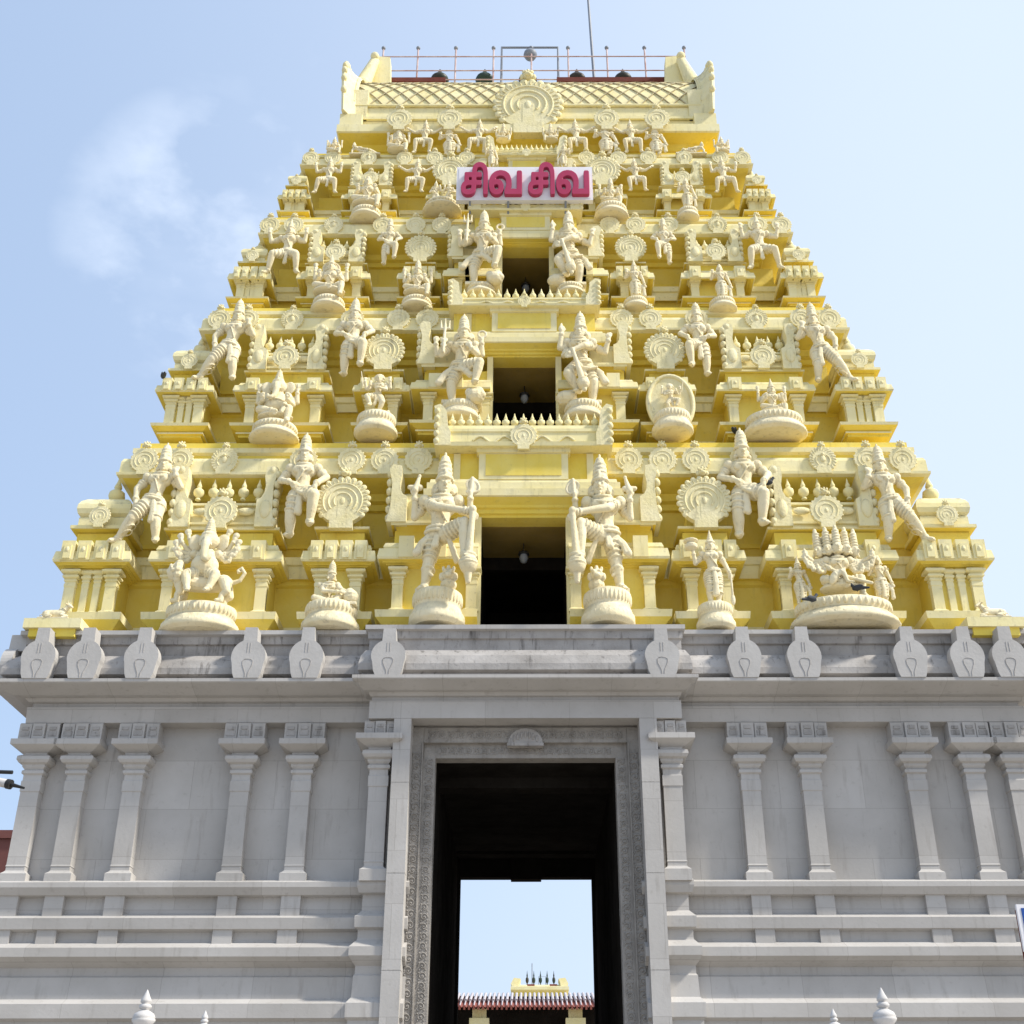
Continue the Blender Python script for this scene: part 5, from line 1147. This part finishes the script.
# ------------------------------------------------------------------ left building, camera, sign pole, foreground gate posts
Yl = 14.0; xl = hx(12 - CX, 870, Yl)
bd = empty('red_brown_building', (xl, Yl, 0), 'plain red-brown building at the left edge behind the stone base', 'building')
zt2 = zz(838, Yl); b = MB('house'); b.box(-14, 0, 0, 10, 0, zt2); b.box(-14.1, .1, -.1, 10.1, zt2, zt2 + .25); b.build('wall', bd)
for z0 in (1.2, 5.0):
    for x in (-3.2, -6.4, -9.6): b = MB('interior_shade'); b.box(x - .7, x + .7, -.04, .1, z0, z0 + 1.6, 'interior_shade'); b.box(x - .8, x + .8, -.12, .05, z0 - .1, z0, 'white'); b.build('window', bd)
Yk = -11.0; sgx = hx(1024 - CX, 950, Yk); zb_ = zz(1006, Yk); zt_ = zz(905, Yk)
sp = empty('blue_notice_board', (hx(1023.5 - CX, 950, Yk), Yk, 0), 'blue notice board with white border at the right edge', 'sign')
b = MB('signwhite'); b.ring(0, 1.2, 0, .04, [(0, zz(952, Yk)), (0, zt_)]); b.build('board', sp)
b = MB('blue'); b.ring(.045, 1.155, -.006, .03, [(0, zz(952, Yk) + .04), (0, zt_ - .04)]); b.build('panel', sp)
b = MB('brown'); 
for x in (.03, 1.17): b.tube([(x, .07, 0), (x, .07, zt_ - .05)], .028, 8)
b.build('post', sp)
Yq = -14.0; kx = hx(0 - CX, 785, Yq); kz = zz(785, Yq)
sc_ = empty('street_floodlight', (kx - .75, Yq, 0), 'white camera on a thin pole arm poking in at the left edge', 'security camera')
b = MB('grey_metal'); b.tube([(0, 0, 0), (0, 0, kz + .1), (.55, 0, kz + .10)], .03, 8); b.build('pole', sc_); 
b = MB('white'); b.tube([(.45, 0, kz + .09), (.82, -.03, kz + .01)], [.035, .04], 10, 'white'); b.tube([(.82, -.03, kz + .01), (.86, -.035, kz)], .045, 10, 'black'); b.tube([(.86, -.035, kz), (.99, -.05, kz - .035)], [.02, .01], 8, 'black'); b.tube([(.62, 0, kz + .13), (.84, -.01, kz + .12)], .018, 6, 'black'); b.build('body', sc_)
b = MB('white')
b.lathe(0, 0, [(.30, 0), (.30, .12), (.17, .20), (.16, .30), (.34, .42), (.50, .62), (.52, .70), (.47, .74), (.50, .78), (.42, .94), (.22, 1.06), (.15, 1.10), (.26, 1.16), (.28, 1.26), (.20, 1.34), (.16, 1.36), (.24, 1.42), (.23, 1.52), (.14, 1.68), (.05, 1.88), (.012, 1.95)], 24)
KF = b.mesh('finial')
for x, yt, sc, Y, lab in ((147, 989, .200, -13.2, 'large white urn finial in the left foreground'), (205, 1010, .135, -12.0, 'small white urn finial right of the large left one'), (880, 988, .205, -13.2, 'large white urn finial in the right foreground'), (832, 1009, .14, -12.0, 'small white urn finial left of the large right one')):
    zt_ = zz(yt, Y); hF = 1.95 * sc; o = empty('gate_post', (hx(x - CX, yt, Y), Y, 0), lab, 'finial post', 'white finial posts in the foreground')
    b = MB('white'); w_ = .22; b.ring(-w_, w_, -w_, w_, [(.05, 0), (.05, .3), (0, .34), (0, zt_ - hF - .16), (.06, zt_ - hF - .12), (.06, zt_ - hF - .04), (-.05, zt_ - hF + .002)]); b.build('post', o)
    put(KF, 'finial', o, (0, 0, zt_ - hF), sc)
# ------------------------------------------------------------------ ground
b = MB('ground'); b.add([(-600, -600, 0), (600, -600, 0), (600, 900, 0), (-600, 900, 0)], [(0, 1, 2, 3)]); tag(b.build('ground'), 'pale sandy paved ground', None, None, 'structure')

# ------------------------------------------------------------------ camera, light, sky
cam = bpy.data.cameras.new('camera'); co = put(cam, 'camera', None, (0, -DCAM, ZCAM)); SC.camera = co
cam.sensor_width = 36; cam.lens = 36 * F / 1024; cam.clip_end = 3000
yaw = 0; cam.shift_x = -15 / 1024
co.rotation_euler = (Matrix.Rotation(yaw, 3, 'Z') @ Matrix.Rotation(pi / 2 + TH, 3, 'X') @ Matrix.Rotation(radians(-.08), 3, 'Z')).to_euler()
AZ, EL = radians(73), radians(45)
sl = bpy.data.lights.new('sun', 'SUN'); sl.energy = 4.0; sl.angle = radians(5); sl.color = (1, .95, .86); so_ = put(sl, 'sun', None, (30, -20, 60))
sd = Vector((sin(AZ) * cos(EL), -cos(AZ) * cos(EL), sin(EL))); so_.rotation_euler = sd.to_track_quat('Z', 'Y').to_euler()
w = bpy.data.worlds.new('World'); SC.world = w; w.use_nodes = True; nt = w.node_tree; N = nt.nodes; L = nt.links; bg = N['Background']
sky = N.new('ShaderNodeTexSky'); sky.sky_type = 'NISHITA'; sky.sun_disc = False; sky.sun_elevation = EL; sky.sun_rotation = pi - AZ; sky.dust_density = 2.5; sky.air_density = 1.1; sky.ozone_density = 1.5
tc = N.new('ShaderNodeTexCoord')
def nz(scale, det, sc, off=(0, 0, 0)):
    mp = N.new('ShaderNodeMapping'); mp.inputs['Scale'].default_value = sc; mp.inputs['Location'].default_value = off; L.new(tc.outputs['Generated'], mp.inputs[0])
    n = N.new('ShaderNodeTexNoise'); n.inputs['Scale'].default_value = scale; n.inputs['Detail'].default_value = det; n.inputs['Roughness'].default_value = .55; L.new(mp.outputs[0], n.inputs['Vector']); return n
def mr(src, a, c, d=0, e=1):
    r = N.new('ShaderNodeMapRange'); r.inputs[1].default_value = a; r.inputs[2].default_value = c; r.inputs[3].default_value = d; r.inputs[4].default_value = e; r.interpolation_type = 'SMOOTHSTEP'; L.new(src, r.inputs[0]); return r.outputs[0]
def mth(op, A, B):
    x = N.new('ShaderNodeMath'); x.operation = op
    for i, q in enumerate((A, B)):
        if isinstance(q, (int, float)): x.inputs[i].default_value = q
        else: L.new(q, x.inputs[i])
    return x.outputs[0]
sep = N.new('ShaderNodeSeparateXYZ'); L.new(tc.outputs['Generated'], sep.inputs[0])
# thin cloud veil: a soft bank to the left plus general haze
dot = N.new('ShaderNodeVectorMath'); dot.operation = 'DOT_PRODUCT'; L.new(tc.outputs['Generated'], dot.inputs[0])
def pdir(px, py):
    c = co.rotation_euler.to_matrix() @ Vector(((px - 512) / F, (512 - py) / F, -1)); return c.normalized()
cd = pdir(205, 245); dot.inputs[1].default_value = cd
patch = mr(dot.outputs['Value'], cos(radians(8.0)), cos(radians(2.0)))
cl = mth('MULTIPLY', mr(nz(5.5, 7, (1, 1, 1.6), (.3, 0, .2)).outputs[0], .38, .66), patch)
veil = mr(nz(2.2, 6, (1, 1, 2.2), (1.7, .4, 0)).outputs[0], .50, .80, 0, .50)
hz = mr(sep.outputs['X'], -.45, .40, 0.06, .62)
f1 = mth('MAXIMUM', mth('MULTIPLY', cl, .8), mth('MAXIMUM', mth('MULTIPLY', veil, .8), hz))
lowz = mr(sep.outputs['Z'], .0, .30, .50, 0); f1 = mth('MAXIMUM', f1, lowz)
mx = N.new('ShaderNodeMix'); mx.data_type = 'RGBA'; L.new(f1, mx.inputs[0])
base = N.new('ShaderNodeMix'); base.data_type = 'RGBA'; base.inputs[0].default_value = .55; L.new(sky.outputs[0], base.inputs[6]); base.inputs[7].default_value = (4.6, 6.1, 8.6, 1)
L.new(base.outputs[2], mx.inputs[6]); mx.inputs[7].default_value = (6.7, 7.5, 8.8, 1)
L.new(mx.outputs[2], bg.inputs[0]); bg.inputs[1].default_value = .108
SC.view_settings.view_transform = 'Standard'; SC.view_settings.look = 'None'; SC.view_settings.gamma = 1; SC.view_settings.exposure = .40
SC.cycles.max_bounces = 8; SC.cycles.diffuse_bounces = 4
